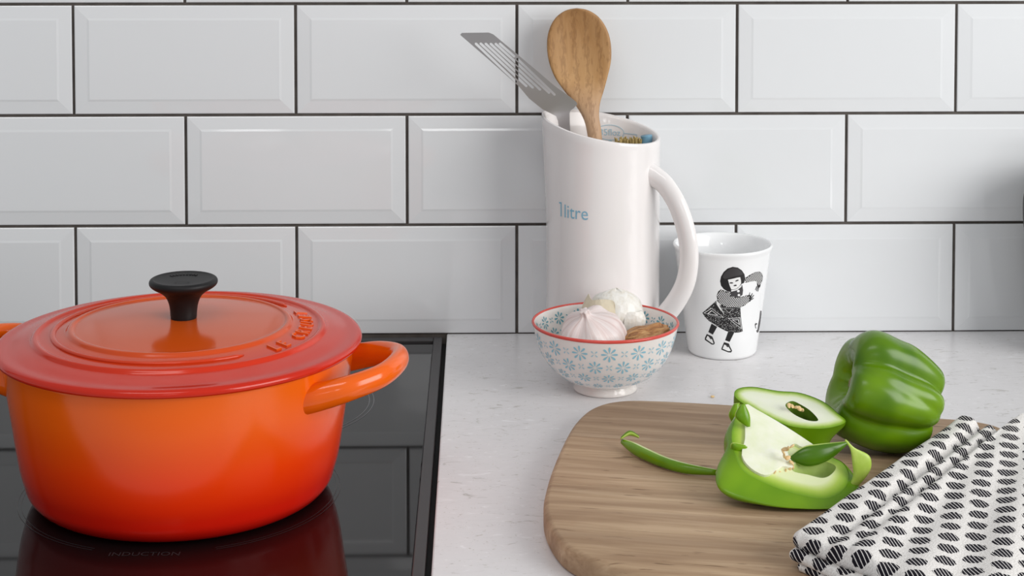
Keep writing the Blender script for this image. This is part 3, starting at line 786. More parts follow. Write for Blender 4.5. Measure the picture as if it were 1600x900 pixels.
# ================================================================== PORCELAIN BEAKER
MX, MY = 0.2172, -0.057
mug = thing('porcelain_beaker', 'white porcelain beaker printed with a dancing girl, standing right of the jug', 'beaker', (MX, MY, 0))
def mr(z): return 0.0305 + (0.0432 - 0.0305) * z / 0.097
mp = [(0, 0.001), (0.0270, 0.001), (0.0282, 0.0), (0.0298, 0.0006), (mr(0.003), 0.003)] + [(mr(z), z) for z in (0.02, 0.04, 0.06, 0.08, 0.0905)] + \
     [(0.0430, 0.0930), (0.0440, 0.0950), (0.0443, 0.0966), (0.0438, 0.0977), (0.0425, 0.0976), (0.0412, 0.0960)] + [(mr(z) - 0.0028, z) for z in (0.085, 0.06, 0.03, 0.010)] + [(0.026, 0.0055), (0, 0.005)]
lathe('body', mp, M_PORCELAIN, mug, 112)
G = {
 'hair':[(-76, 729), (-69, 771), (-47, 813), (-14, 845), (31, 860), (76, 851), (113, 824), (138, 786), (146, 744), (137, 708), (116, 700), (71, 656), (21, 632), (-9, 636), (-44, 658), (-67, 688)],
 'cap':[(-56, 763), (-42, 803), (-9, 836), (34, 852), (77, 842), (108, 815), (128, 787), (88, 778), (38, 770), (-7, 757), (-36, 751)],
 'face':[(-9, 744), (13, 748), (68, 760), (99, 764), (107, 732), (109, 706), (91, 678), (66, 660), (43, 655), (23, 654), (8, 687)],
 'brow1':[(5, 717), (19, 722), (37, 718), (36, 710), (19, 708), (7, 710)],
 'brow2':[(55, 732), (69, 741), (85, 742), (85, 733), (72, 728), (59, 725)],
 'mouth':[(40, 691), (55, 698), (70, 696), (67, 685), (46, 683)],
 'neck':[(21, 648), (66, 656), (97, 675), (111, 695), (112, 674), (72, 646), (23, 635)],
 'body':[(-103, 593), (-89, 635), (-66, 655), (-29, 640), (16, 627), (24, 594), (73, 583), (115, 581), (162, 593), (189, 582), (196, 534), (159, 504), (107, 485), (55, 485), (-5, 490), (-55, 507), (-90, 542)],
 'collar':[(16, 635), (66, 646), (102, 670), (119, 693), (129, 642), (125, 600), (99, 582), (58, 586), (22, 596)],
 'button1':[(74, 644), (84, 650), (96, 645), (99, 632), (86, 625), (75, 631)],
 'button2':[(81, 606), (91, 613), (102, 606), (104, 594), (92, 589), (81, 595)],
 'arm':[(143, 750), (189, 775), (238, 791), (284, 787), (312, 763), (324, 723), (316, 683), (299, 657), (265, 674), (258, 700), (241, 711), (196, 712), (147, 707)],
 'hand1':[(175, 589), (191, 594), (209, 576), (213, 552), (202, 529), (186, 528)],
 'hand2':[(262, 683), (304, 667), (297, 640), (281, 634), (266, 651)],
 'f1':[(184, 588), (191, 613), (197, 614), (193, 590)],
 'f2':[(201, 575), (216, 603), (223, 600), (210, 570)],
 'f3':[(207, 560), (232, 585), (238, 579), (213, 552)],
 'f4':[(209, 547), (233, 557), (235, 550), (211, 538)],
 'f5':[(266, 651), (251, 623), (244, 627), (259, 659)],
 'f6':[(276, 639), (262, 609), (255, 614), (267, 646)],
 'f7':[(287, 634), (278, 603), (270, 606), (279, 638)],
 'skirt':[(-97, 557), (-160, 488), (-216, 423), (-195, 389), (-161, 357), (-118, 334), (-70, 303), (-10, 273), (51, 257), (103, 256), (137, 262), (128, 318), (116, 393), (109, 482), (55, 485), (-5, 490), (-55, 507)],
 'tri1':[(-207, 423), (-145, 479), (-33, 398)],
 'tri2':[(-102, 541), (-64, 502), (-33, 419), (-133, 486)],
 'tri3':[(-35, 482), (45, 479), (6, 440)],
 'tri4':[(-3, 394), (109, 393), (127, 286)],
 'tri1b':[(-177, 423), (-142, 459), (-82, 415)],
 'tri2b':[(-101, 516), (-78, 493), (-57, 450), (-115, 488)],
 'tri4b':[(33, 380), (97, 377), (107, 325)],
 'leg1':[(-139, 336), (-91, 310), (-126, 235), (-164, 254)],
 'leg2':[(5, 271), (59, 259), (20, 174), (-20, 190)],
 'sock1':[(-166, 249), (-127, 231), (-131, 218), (-171, 236)],
 'sock2':[(-21, 186), (18, 172), (15, 160), (-26, 173)],
 'shoe1':[(-176, 234), (-131, 218), (-123, 202), (-108, 159), (-114, 144), (-133, 142), (-191, 177), (-190, 196)],
 'shoe1w':[(-170, 219), (-138, 207), (-130, 188), (-118, 154), (-131, 155), (-181, 187)],
 'lace1':[(-163, 218), (-134, 211), (-129, 195), (-145, 191)],
 'shoe2':[(-29, 172), (15, 158), (21, 139), (44, 92), (35, 76), (10, 78), (-51, 103), (-48, 121)],
 'shoe2w':[(-27, 150), (8, 137), (18, 118), (33, 92), (9, 90), (-40, 112)],
 'lace2':[(-19, 154), (13, 146), (20, 129), (-1, 127)],
 'bird':[(312, 409), (329, 399), (330, 330), (321, 270), (311, 232), (303, 207), (285, 212), (275, 236), (290, 240), (296, 286), (307, 346)],
 'bird2':[(255, 303), (266, 312), (282, 301), (280, 291), (270, 297), (265, 286), (275, 252), (264, 265)],
}

def layer(keys, k, mat, name, parent):
    L = []
    for key in keys:
        poly = [(x * 1e-4, z * 1e-4) for x, z in (G[key] if isinstance(key, str) else key)]
        def mp_(x, z):
            R = mr(z) + 0.00008 + 0.00010 * k
            xx = max(-R * .9995, min(R * .9995, x)); return (xx, -sqrt(R * R - xx * xx), z)
        L.append(fill2d([poly], 0.0014, mp_))
    v, f = join(L); return mesh(name, v, f, mat, parent, False)
girl = layer(['hair', 'body', 'skirt', 'arm', 'leg1', 'leg2', 'shoe1', 'shoe2', 'hand1', 'hand2', 'f1', 'f2', 'f3', 'f4', 'f5', 'f6', 'f7'], 0, M_INK, 'printed_girl', mug)
for k_ in ('cap', 'collar'): layer([k_], 1, M_INKGREY, k_, girl)
bird = layer(['bird'], 1, M_INKGREY, 'printed_bird', mug); layer(['bird2'], 1, M_INKGREY, 'beak', bird)
knit = []
for key, ph in (('body', 0), ('arm', 1)):
    P = G[key]; x0 = min(p[0] for p in P); x1 = max(p[0] for p in P); z0 = min(p[1] for p in P); z1 = max(p[1] for p in P)
    zi = 0; z = z0
    while z < z1:
        x = x0 + (8 if zi % 2 else 0)
        while x < x1:
            inside_c = pip(x, z, G['collar']) or pip(x, z, G['hair'])
            if all(pip(x + a, z + b, P) for a, b in ((-4, 0), (4, 0), (0, 4), (0, -4))) and not inside_c:
                knit.append([(x - 6.2, z - 5.4), (x + 2.2, z - 4.0), (x + 6.2, z + 5.2), (x - 2.2, z + 4.6)])
            x += 16.5
        z += 12.4; zi += 1
def band(tri, w):
    cx = sum(p[0] for p in tri) / 3; cz = sum(p[1] for p in tri) / 3
    out = []
    for i in range(3):
        (xa, za), (xb, zb) = tri[i], tri[(i + 1) % 3]
        s = lambda p: (cx + (p[0] - cx) * w, cz + (p[1] - cz) * w)
        out.append([(xa, za), (xb, zb), s((xb, zb)), s((xa, za))])
    return out
lines = []
for t in ('tri1', 'tri2', 'tri3', 'tri4'): lines += band(G[t], 0.88)
for t in ('tri1b', 'tri2b', 'tri4b'): lines += band(G[t], 0.72)
rk = random.Random(11); SK = G['skirt']
cxs = sum(p[0] for p in SK) / len(SK)
tries = 0
while tries < 700:
    tries += 1
    x = rk.uniform(min(p[0] for p in SK), max(p[0] for p in SK)); z = rk.uniform(min(p[1] for p in SK), max(p[1] for p in SK))
    if not all(pip(x + a, z + b, SK) for a, b in ((-6, 0), (6, 0), (0, 6), (0, -6))): continue
    if any(pip(x, z, G[t]) for t in ('tri1', 'tri2', 'tri3', 'tri4')): continue
    if any(abs(x - q[0][0]) < 9 and abs(z - q[0][1]) < 8 for q in knit[-90:]): continue
    d = Vector((x - 10, z - 470)).normalized(); e = Vector((-d.y, d.x))
    knit.append([(x - d.x * 3.6 - e.x * 1.1, z - d.y * 3.6 - e.y * 1.1), (x + d.x * 3.6 - e.x * 1.1, z + d.y * 3.6 - e.y * 1.1), (x + d.x * 3.6 + e.x * 1.1, z + d.y * 3.6 + e.y * 1.1), (x - d.x * 3.6 + e.x * 1.1, z - d.y * 3.6 + e.y * 1.1)])
layer(['face', 'neck', 'button1', 'button2', 'sock1', 'sock2', 'shoe1w', 'shoe2w'] + knit + lines, 2, M_WHITEINK, 'white_print', girl)
for k_, n_ in (('brow1', 'eye'), ('brow2', 'eye'), ('mouth', 'mouth'), ('lace1', 'shoelace'), ('lace2', 'shoelace')): layer([k_], 3, M_INKGREY, n_, girl)

# ================================================================== CHOPPING BOARD (glued staves)
BT = 0.0165                                            # top of the board
BA = radians(-12); BCU, BCV = 0.292, -0.376
e1 = Vector((cos(BA), sin(BA))); e2 = Vector((-sin(BA), cos(BA)))
bc = e1 * BCU + e2 * BCV
board = thing('chopping_board', 'rounded wooden chopping board of pale brown staves lying on the white worktop', 'chopping board', (bc.x, bc.y, 0), BA)
outl = [(.19, -.2113), (.29, -.2105), (.40, -.2122), (.43, -.2150), (.4480, -.2265), (.4545, -.250), (.458, -.31), (.458, -.40), (.453, -.46), (.440, -.505), (.415, -.531), (.38, -.541), (.29, -.545), (.22, -.5395),
        (.1886, -.5307), (.1735, -.5205), (.1588, -.5034), (.1448, -.4722), (.1375, -.4430), (.1337, -.4108), (.1313, -.3646), (.1308, -.3056), (.1330, -.268), (.1405, -.238), (.1570, -.2185)]
outl = spline_closed([(x - BCU, y - BCV) for x, y in outl], 6)
def offset2d(L, d):
    out = []; m = len(L)
    for i in range(m):
        t = Vector(L[(i + 1) % m]) - Vector(L[i - 1]); t.normalize(); nrm = Vector((-t.y, t.x))
        out.append((L[i][0] + nrm.x * d, L[i][1] + nrm.y * d))
    return out
area_ = sum(a[0] * b[1] - b[0] * a[1] for a, b in zip(outl, outl[1:] + outl[:1]))
if area_ < 0: outl = outl[::-1]
levels = [(0.0030, 0.0), (0.0008, 0.0012), (0.0, 0.0035), (0.0, 0.0115), (0.0006, 0.0140), (0.0020, 0.0157), (0.0042, BT)]
V, F = [], []; m_ = len(outl)
for d, z in levels: V += [(x, y, z) for x, y in offset2d(outl, d)]
for j in range(len(levels) - 1):
    for i in range(m_): F.append((j * m_ + i, j * m_ + (i + 1) % m_, (j + 1) * m_ + (i + 1) % m_, (j + 1) * m_ + i))
F.append(tuple(range(m_))[::-1]); F.append(tuple((len(levels) - 1) * m_ + i for i in range(m_)))
tmp = bpy.data.meshes.new('tmp'); tmp.from_pydata(V, [], F); tmp.update()
cuts = [0.2, -.308 - BCV, -.405 - BCV, -.478 - BCV, -0.3]
for i in range(4):
    bm = bmesh.new(); bm.from_mesh(tmp)
    for y, nrm in ((cuts[i] - 0.00012, (0, 1, 0)), (cuts[i + 1] + 0.00012, (0, -1, 0))):
        g = bmesh.ops.bisect_plane(bm, geom=bm.verts[:] + bm.edges[:] + bm.faces[:], plane_co=(0, y, 0), plane_no=nrm, clear_outer=True)
        ed = [e for e in bm.edges if e.is_boundary]
        if ed: bmesh.ops.contextual_create(bm, geom=ed)
    bmesh.ops.recalc_face_normals(bm, faces=bm.faces)
    me = bpy.data.meshes.new('stave'); bm.to_mesh(me); bm.free(); me.materials.append(M_STAVES[i])
    for p in me.polygons: p.use_smooth = True
    o = bpy.data.objects.new('stave', me); COL.objects.link(o); o.parent = board; sharp(o, 40)

# ================================================================== PEPPERS
def pepper_surface(prof, valleys, wob, seed, nu=120):
    """lobed pepper body along +X; prof: (rho, x) from the tip round to the stem cavity"""
    pr_ = spline(prof, 6); n_ = len(pr_)
    def fn(u, v_):
        rho, x = pr_[int(round(v_ * (n_ - 1)))]
        a = 2 * pi * u; s = v_
        dep = 0
        for ang, d, w, tw in valleys:
            da = (a - radians(ang) - tw * (s - .5) + pi) % (2 * pi) - pi
            dep += d * math.exp(-abs(da / w) ** 1.5)
        ends = 0.72 + 0.6 * abs(2 * s - 1) ** 1.6
        q = 1 - dep * ends
        xx = x * (1 - 0.55 * dep * abs(2 * s - 1) ** 2)
        d = Vector((x * 30, cos(a) * 1.2, sin(a) * 1.2))
        q *= 1 + wob * noise.noise(d + Vector((seed, 0, 0)))
        return (xx, -rho * q * cos(a), rho * q * sin(a))
    V, F, T = grid(fn, nu, n_ - 1, True)
    F.append(tuple(range(nu))); F.append(tuple((n_ - 1) * nu + i for i in range(nu)))
    return V, F, T

pp_prof = [(0.0005, 0.0300), (0.006, 0.0325), (0.0135, 0.0372), (0.0220, 0.0392), (0.0300, 0.0352), (0.0358, 0.0250), (0.0398, 0.0100), (0.0425, -0.0070), (0.0432, -0.0230), (0.0405, -0.0345), (0.0335, -0.0410), (0.0245, -0.0415), (0.0160, -0.0370), (0.0105, -0.0300), (0.0060, -0.0265), (0.0005, -0.0255)]
V, F, T = pepper_surface(pp_prof, [(46, 0.30, 0.22, -0.30), (-26, 0.28, 0.22, -0.35), (118, 0.2, 0.3, 0), (190, 0.2, 0.3, 0), (258, 0.2, 0.3, 0), (24, 0.07, 0.14, 1.0)], 0.10, 4.0, 140)
wp = thing('green_pepper', 'whole green bell pepper lying on its side at the back of the chopping board', 'pepper', (0.2945, -0.3630, BT + 0.0405), radians(0))
o = mesh('body', V, F, M_PEPPER, wp, True); fix_normals(o); o.rotation_euler = (radians(0), radians(19), 0); o.scale = (.87, .96, .98)
sv, sf, _ = grid(lambda u, w: (-0.024 - 0.010 * w, 0.0062 * (1.5 - w) * cos(2 * pi * u) * (1 + .15 * cos(10 * pi * u)), 0.0062 * (1.5 - w) * sin(2 * pi * u) * (1 + .15 * cos(10 * pi * u))), 40, 4, True)
sf.append(tuple(4 * 40 + i for i in range(40)))
o = mesh('stem', sv, sf, M_STEM, wp, True); o.rotation_euler = (radians(0), radians(19), 0); o.scale = (.87, .96, .98)

def settle(root):
    """lower or lift a thing so that it rests on the board"""
    bpy.context.view_layer.update()
    zm = min((root.matrix_world @ (c.matrix_local @ v.co)).z for c in root.children if c.type == 'MESH' for v in c.data.vertices)
    root.location.z += BT + 0.0001 - zm
settle(wp)
def frame3(N, X):
    N = Vector(N).normalized(); X = Vector(X); X = (X - N * X.dot(N)).normalized(); return X, N.cross(X), N
def seed_mesh():
    V, F, T = grid(lambda u, w: (0.0019 * sin((w - .5) * pi) * (1 + .25 * sin((w - .5) * pi)), 0.00145 * cos((w - .5) * pi) * cos(2 * pi * u), 0.0007 * cos((w - .5) * pi) * sin(2 * pi * u)), 10, 6, True)
    me = bpy.data.meshes.new('seed'); me.from_pydata(V, [], F); me.materials.append(M_SEED)
    for p in me.polygons: p.use_smooth = True
    return me
SEED = seed_mesh(); rs = random.Random(21)
def seed(p, parent=None, ctr=(0, 0, 0), sc=1.0):
    o = bpy.data.objects.new('seed', SEED); COL.objects.link(o)
    if parent: o.parent = parent
    o.location = Vector(p) - Vector(ctr); o.rotation_euler = (rs.uniform(0, 3), rs.uniform(-.8, .8), rs.uniform(0, 6)); o.scale = (sc, sc, sc)
    return o

def half_pepper(root, ctr, X, Yv, N, outline, hollow, center, D, a0, valleys, bulgeY=1.0, skin=M_PEPPERLIGHT, full=0.75, face=None, wall=None, lean=0.3):
    """cut pepper: skin lofted below the cut outline, a cut face with a green edge, and the hollow inside"""
    out = spline_closed([(x * 1e-4, y * 1e-4) for x, y in outline], 8)
    hol = spline_closed([(x * 1e-4, y * 1e-4) for x, y in hollow], 5)
    cx, cy = center[0] * 1e-4, center[1] * 1e-4
    W3 = lambda x, y, z: tuple(Vector(ctr) * 0 + X * x + Yv * y + N * z)
    K = len(out); R = 22; V, F = [], []
    for j in range(R + 1):
        t = j / R; a = a0 + (pi / 2 - a0) * t
        s = (max(cos(a), 0) / cos(a0)) ** full; d = D * (sin(a) - sin(a0)) / (1 - sin(a0))
        for k, (x, y) in enumerate(out):
            th = atan2(y - cy, x - cx); q = s
            dep = sum(dd * math.exp(-abs(((th - radians(an) + pi) % (2 * pi) - pi) / w) ** 1.5) for an, dd, w in valleys)
            q *= 1 - dep * smooth01(t * 3.0) * (1 - 0.4 * t)
            by = 1 + (bulgeY - 1) * smooth01(t * 2)
            q *= 1 + 0.03 * noise.noise(Vector((x * 40, y * 40, t * 2))) * smooth01(t * 4)
            rp_ = Vector(W3(cx + (x - cx) * q, cy + (y - cy) * q * by, 0))
            g_ = (sin(a) - sin(a0)) / (1 - sin(a0)); zr = rp_.z + ctr[2] - BT      # height of the cut plane over the board here
            V.append((rp_.x - N.x * D * max(lean, 0) * g_, rp_.y - N.y * D * lean * g_, BT + max(zr, 0) * (1 - g_) - ctr[2]))
    for j in range(R):
        for k in range(K): F.append((j * K + k, j * K + (k + 1) % K, (j + 1) * K + (k + 1) % K, (j + 1) * K + k))
    F.append(tuple(R * K + k for k in range(K)))
    sk = fix_normals(mesh('skin', V, F, skin, root, True))
    bmv, f = fill2d([out, hol], 0.0045)
    def dist(x, y):
        best = 1
        for (xa, ya), (xb, yb) in zip(out, out[1:] + out[:1]):
            dx, dy = xb - xa, yb - ya; t = max(0, min(1, ((x - xa) * dx + (y - ya) * dy) / (dx * dx + dy * dy + 1e-12)))
            best = min(best, sqrt((x - xa - t * dx) ** 2 + (y - ya - t * dy) ** 2))
        return best
    mesh('cut_flesh', [W3(x, y, 0.0001 + 0.0005 * min(1, dist(x, y) / .003) - 0.0004) for x, y, _ in bmv], f, face, root, True, [(x * 10, dist(x, y) / 0.012) for x, y, _ in bmv])
    hx_ = sum(p[0] for p in hol) / len(hol); hy_ = sum(p[1] for p in hol) / len(hol)
    V, F = [], []; K = len(hol)
    for j in range(9):
        t = j / 8; s = 1.0 + 0.12 * sin(t * pi) if t < .6 else 1.12 * cos((t - .6) / .4 * pi / 2) ** .6 + 0.02
        for x, y in hol:
            rp_ = Vector(W3(hx_ + (x - hx_) * s, hy_ + (y - hy_) * s, 0.0001)); zr = rp_.z + ctr[2] - BT
            V.append((rp_.x, rp_.y, BT + zr * (1 - 0.66 * sin(t * pi / 2)) - ctr[2]))
    for j in range(8):
        for k in range(K): F.append((j * K + k, j * K + (k + 1) % K, (j + 1) * K + (k + 1) % K, (j + 1) * K + k))
    F.append(tuple(8 * K + k for k in range(K)))
    mesh('inner_wall', V, F, wall, root, True)
    return W3

# front piece: open half with white core, lying skin down
p0 = (0.2066, -0.472, 0.0262); X, Yv, N = frame3((.16, -.42, .89), (1, 0, -.2))
fp = thing('pepper_half', 'cut green pepper piece with white core and seeds, at the front of the board', 'pepper piece', p0, 0, 'cut green pepper pieces')
W3 = half_pepper(fp, p0, X, Yv, N,
    [(-306, 706), (-207, 699), (-21, 589), (161, 461), (297, 397), (372, 356), (400, 244), (342, 103), (206, -3), (0, -6), (-191, 41), (-337, 122), (-385, 287), (-396, 435), (-366, 597)],
    [(10, 196), (112, 186), (210, 180), (278, 232), (312, 312), (224, 340), (112, 322), (28, 268)],
    (0, 300), 0.0255, -0.62, [(165, .20, .20), (132, .12, .2), (-155, -.31, .75), (-60, .04, .3), (20, .12, .25)], 1.06, M_PEPPERLIGHT, 0.66, M_CUTPALE, M_INNER, -0.6)
core = [(-288, 738), (-207, 706), (-21, 596), (161, 466), (172, 445), (149, 425), (86, 419), (34, 437), (-15, 370), (-11, 305), (11, 246), (-1, 207), (-62, 205), (-109, 158), (-188, 92), (-284, 134), (-340, 238), (-310, 398), (-301, 551)]
core = spline_closed([(x * 1e-4, y * 1e-4) for x, y in core], 3)
v, f = fill2d([core], None); nv = len(v)
VV = [W3(x, y, 0.0022) for x, y, _ in v] + [W3(x * .97, y * .97 + .0005, -0.013) for x, y, _ in v]
FF = list(f) + [tuple(i + nv for i in reversed(q)) for q in f] + [(i, (i + 1) % len(core), nv + (i + 1) % len(core), nv + i) for i in range(len(core))]
o = fix_normals(mesh('core', VV, FF, M_CORE, fp, True)); sharp(o, 50); bevel(o, 0.0012, 2, 50)
for p in [(.2092, -.452, .0505), (.2062, -.453, .0492), (.2049, -.452, .0483), (.2032, -.452, .0462), (.2036, -.453, .0440), (.2058, -.452, .0422), (.2084, -.452, .0396), (.2093, -.452, .0361), (.2065, -.453, .0350), (.2041, -.454, .0342), (.1998, -.456, .0338), (.1973, -.458, .0325), (.1960, -.458, .0345), (.1945, -.459, .0325)]:
    seed(p, fp, p0, 1.15)
def slice_(name, pts, wid, thick, wdir, outdir, mats, parent=None, ctr=(0, 0, 0), seg=14):
    P = spline([tuple(p) + (w, t) for p, w, t in zip(pts, wid, thick)], 5)
    wdir = Vector(wdir).normalized(); V, F, mi_ = [], [], []
    for q in P:
        c_ = Vector(q[:3]) - Vector(ctr)
        od = Vector(outdir); od = (od - wdir * od.dot(wdir)).normalized()
        for k in range(seg):
            a = 2 * pi * k / seg; ca, sa = cos(a), sin(a)
            V.append(c_ + wdir * (q[3] * ca * abs(ca) ** -0.2 if abs(ca) > 1e-6 else 0) + od * (q[4] * sa + 0.35 * q[4] * (1 - ca * ca)))
    n_ = len(P)
    for i in range(n_ - 1):
        for k in range(seg):
            F.append((i * seg + k, i * seg + (k + 1) % seg, (i + 1) * seg + (k + 1) % seg, (i + 1) * seg + k)); mi_.append(0 if 1 <= k < seg // 2 - 1 else 1)
    F.append(tuple(range(seg))); mi_.append(1); F.append(tuple((n_ - 1) * seg + k for k in range(seg))); mi_.append(1)
    o = mesh(name, V, F, mats, parent, True, None, mi_)
    return fix_normals(o)
slice_('shoulder', [(.1800, -.424, .0700), (.1795, -.426, .0625), (.1835, -.428, .0555)], [.0015, .0052, .0012], [.001, .002, .001], (1, 0, .1), (-.4, -1, .3), [M_PEPPERLIGHT, M_FLESHGREEN], fp, p0)
slice_('shoulder', [(.1715, -.440, .0400), (.1735, -.443, .0465), (.1795, -.444, .0478)], [.0020, .0050, .0012], [.002, .002, .001], (.6, 0, -.5), (-.5, -1, .4), [M_PEPPERLIGHT, M_FLESHGREEN], fp, p0)
sv, sf, _ = grid(lambda u, w: (0.1735 - 0.004 * w - p0[0], -0.428 + 0.005 * (1 - .4 * w) * cos(2 * pi * u) - p0[1], 0.0465 + 0.005 * (1 - .4 * w) * sin(2 * pi * u) - p0[2]), 14, 3, True)
sf.append(tuple(3 * 14 + i for i in range(14))); mesh('stem_scar', sv, sf, M_STEM, fp, True)
settle(fp)

# back piece: cut face up, a small seeded hollow
p0 = (0.2149, -0.400, 0.0492); X, Yv, N = frame3((.05, -.42, .90), (1, 0, -.3))
bp = thing('pepper_half', 'cut green pepper piece with seeded hollow facing up, behind the cored piece on board', 'pepper piece', p0, 0, 'cut green pepper pieces')
W3 = half_pepper(bp, p0, X, Yv, N,
    [(-365, 248), (-319, 296), (-218, 320), (-59, 308), (101, 315), (257, 257), (356, 157), (414, 77), (311, 3), (185, -32), (21, -34), (-133, 28), (-266, 108), (-356, 184)],
    [(-6, 176), (42, 218), (105, 190), (172, 136), (218, 55), (150, 40), (66, 74), (10, 128)],
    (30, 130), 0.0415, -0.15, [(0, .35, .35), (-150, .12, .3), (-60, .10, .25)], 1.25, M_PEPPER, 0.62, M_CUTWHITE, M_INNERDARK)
for p in [(.2176, -.392, .0588), (.2200, -.392, .0580), (.2225, -.392, .0572), (.2245, -.392, .0566), (.2266, -.392, .0552)]: seed(p, bp, p0, 1.15)
slice_('shoulder', [(.1812, -.388, .0590), (.1797, -.389, .0513), (.1815, -.388, .0420)], [.0020, .0044, .0016], [.002, .003, .002], (1, 0, .1), (-.6, -1, .2), [M_PEPPERLIGHT, M_FLESHGREEN], bp, p0)
bm_ = settle(bp)

# slices
o = slice_('pepper_slice', [(0.1035, -.3560, BT + .0046), (0.1103, -.3700, BT + .0048), (0.1182, -.3835, BT + .0047), (0.1301, -.3993, BT + .0044), (0.1444, -.4105, BT + .0040), (0.1640, -.4165, BT + .0034)],
           [.0020, .0040, .0043, .0040, .0036, .0020], [.0015, .0030, .0034, .0032, .0028, .0015], (.15, .15, 1), (-.75, -.65, 0), [M_PEPPERLIGHT, M_FLESH])
tag(o, 'long thin curved green pepper strip lying alone on the left of the board', 'pepper slice', 'cut green pepper slices')
h_ = slice_('curled_end', [(0.1020, -.3584, BT + .0075), (0.1085, -.3545, BT + .0098), (0.1150, -.3580, BT + .0085)], [.0012, .0030, .0012], [.001, .0018, .001], (.2, -1, .5), (0, .5, 1), [M_PEPPER, M_FLESHGREEN], o)
o = slice_('pepper_slice', [(0.2090, -.4455, .0388), (0.2180, -.4460, .0400), (0.2280, -.4455, .0412), (0.2385, -.4430, .0434), (0.2500, -.4390, .0472)],
           [.0012, .0064, .0068, .0048, .0006], [.0012, .0022, .0026, .0022, .0006], (0, .25, 1), (0, -1, .25), [M_PEPPERDARK, M_FLESHGREEN])
tag(o, 'dark green pepper slice lying on the cored pepper piece, right of its seeds', 'pepper slice', 'cut green pepper slices')
o.location = (0, 0.0, 0.0012)
o = slice_('pepper_slice', [(0.2424, -.452, .0548), (0.2470, -.4525, .0490), (0.2525, -.453, .0420), (0.2535, -.453, .0336), (0.2500, -.453, .0263), (0.2446, -.452, .0180)],
           [.0006, .0016, .0062, .0066, .0056, .0030], [.0006, .0012, .0024, .0028, .0026, .0016], (.95, .1, .35), (.4, 1, 0), [M_PEPPERLIGHT, M_FLESHGREEN])
o.location = (0.0022, -0.0010, 0)
tag(o, 'small pale green pepper offcut standing at right end of the cored piece', 'pepper slice', 'cut green pepper slices')
s_ = seed((0.1907, -0.1898, 0.0009)); s_.name = 'pepper_seed'; s_.rotation_euler = (0.2, 0, 0.6)
tag(s_, 'single pale seed lying on the worktop behind the board', 'seed')

# ================================================================== TEA TOWEL
A = Vector((0.1905, -0.5710)); B = Vector((0.3495, -0.3615))
towel = thing('tea_towel', 'folded white cotton tea towel with black dots on the front right of board', 'tea towel', (0.30, -0.50, BT))
TA = radians(13)
def uvw(x, y): return (x * cos(TA) + y * sin(TA), -x * sin(TA) + y * cos(TA))
back_pts = [(0.0, Vector((0.3475, -0.3600))), (0.018, Vector((0.3560, -0.3700))), (0.030, Vector((0.3640, -0.3800))), (0.040, Vector((0.3730, -0.3770))), (0.062, Vector((0.3900, -0.3560))), (0.12, Vector((0.430, -0.345))), (0.30, Vector((0.52, -0.335)))]
front_pts = [(0.0, A), (0.018, A + Vector((.0100, -.0140))), (0.030, A + Vector((.0170, -.0250))), (0.040, A + Vector((.0235, -.0335))), (0.062, A + Vector((.0380, -.0520))), (0.12, A + Vector((.085, -.098))), (0.30, A + Vector((.24, -.21)))]
def along(pts, v_):
    for (a, p), (b, q) in zip(pts, pts[1:]):
        if v_ <= b: return p.lerp(q, (v_ - a) / (b - a))
    return pts[-1][1]
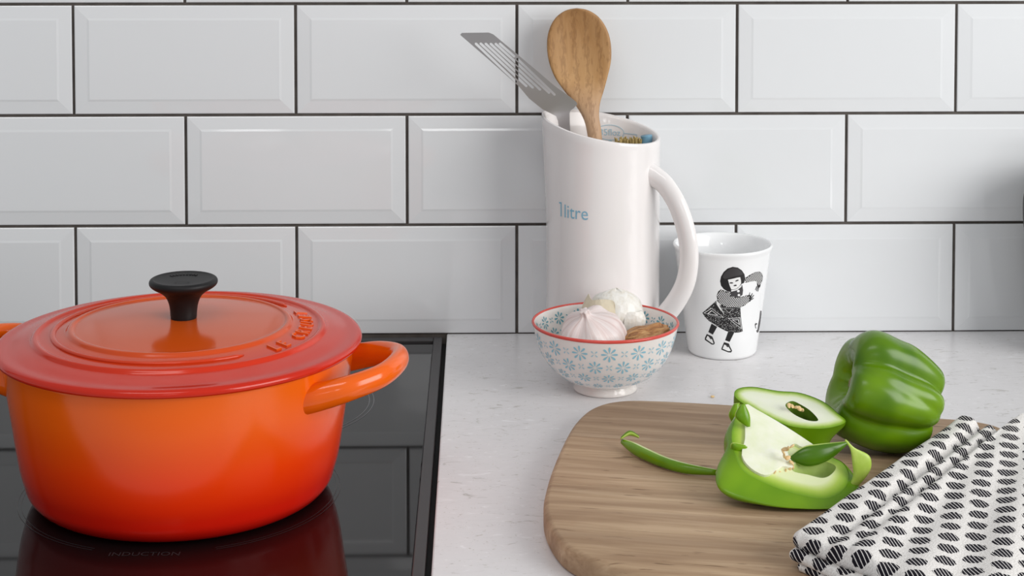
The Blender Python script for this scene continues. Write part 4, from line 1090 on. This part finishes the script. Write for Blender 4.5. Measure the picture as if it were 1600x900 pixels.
def fold_h(u, v_):
    """pleats along the left edge: two sharp valleys, then a gently rumpled top"""
    fade = 0.35 + 0.65 * smooth01(u / 0.5)
    h = 0.0
    for c_, w_, d_ in ((0.0185 + 0.004 * (1 - u), 0.0042, 0.0085), (0.0330 + 0.003 * (1 - u), 0.0038, 0.0070)):
        h -= d_ * fade * math.exp(-abs((v_ - c_) / w_) ** 1.3)
    h += 0.0016 * sin(v_ * 160 + 3 * u + 1) * smooth01((v_ - 0.04) / 0.03) * (0.4 + 0.6 * (1 - u))
    h += 0.0022 * noise.noise(Vector((u * 3, v_ * 22, 2.0)))
    h += 0.0040 * math.exp(-((v_ - 0.040) / 0.02) ** 2) * (1 - u)
    return h
def cloth(name, top, roll, du, dv, v1, seed_, fh=1.0, uvo=(0, 0)):
    """one fold of the towel: flat top, left and front edges rolled over and tucked under"""
    NU, NV = 110, 130; V, F, T = [], [], []
    for j in range(NV + 1):
        for i in range(NU + 1):
            gu, gv_ = i / NU, (j / NV) ** 1.35
            # edge coordinates: e<0 goes round the fold edge
            def edge(t, span):
                # returns (position along top >=0, drop angle)
                if t < span: return 0.0, (1 - t / span)
                return (t - span) / (1 - span), 0.0
            pu, au = edge(gu, 0.10); pv, av = edge(gv_, 0.10)
            v_ = pv * v1
            p = along(front_pts, v_).lerp(along(back_pts, v_), pu)
            out_f = Vector((-0.35, -0.94)); out_l = Vector((-0.80, 0.60))
            an = max(au, av)
            ang = min(1.0, sqrt(au * au + av * av)) * pi * 0.93
            dirv = (out_f * au + out_l * av); 
            if dirv.length > 1e-6: dirv.normalize()
            z = top - roll * (1 - cos(ang)); o_ = roll * sin(ang)
            hh = fold_h(pu, v_) * fh * max(0, cos(ang * .5)) ** 1.0
            x = p.x + dirv.x * o_ + du; y = p.y + dirv.y * o_ + dv
            # tuck under: beyond the side of the roll the sheet goes back in
            arcl = roll * ang
            fx, fy = p.x + dirv.x * arcl, p.y + dirv.y * arcl
            V.append((x - 0.30, y + 0.50, z + hh - 0.0)); T.append(tuple(a + b for a, b in zip(uvw(fx, fy + hh * 0.5), uvo)))
    for j in range(NV):
        for i in range(NU):
            a = j * (NU + 1) + i; F.append((a, a + 1, a + NU + 2, a + NU + 1))
    o = mesh(name, V, F, M_TOWEL, towel, True, T)
    return o
cloth('fold', 0.0225, 0.0056, 0.0040, 0.0030, 0.28, 1, 1.0)
cloth('fold', 0.0125, 0.0034, -0.0010, -0.0005, 0.26, 2, 0.25, (0.007, 0.004))
cloth('fold', 0.0060, 0.0029, 0.0030, -0.0040, 0.26, 3, 0.12, (0.003, 0.009))
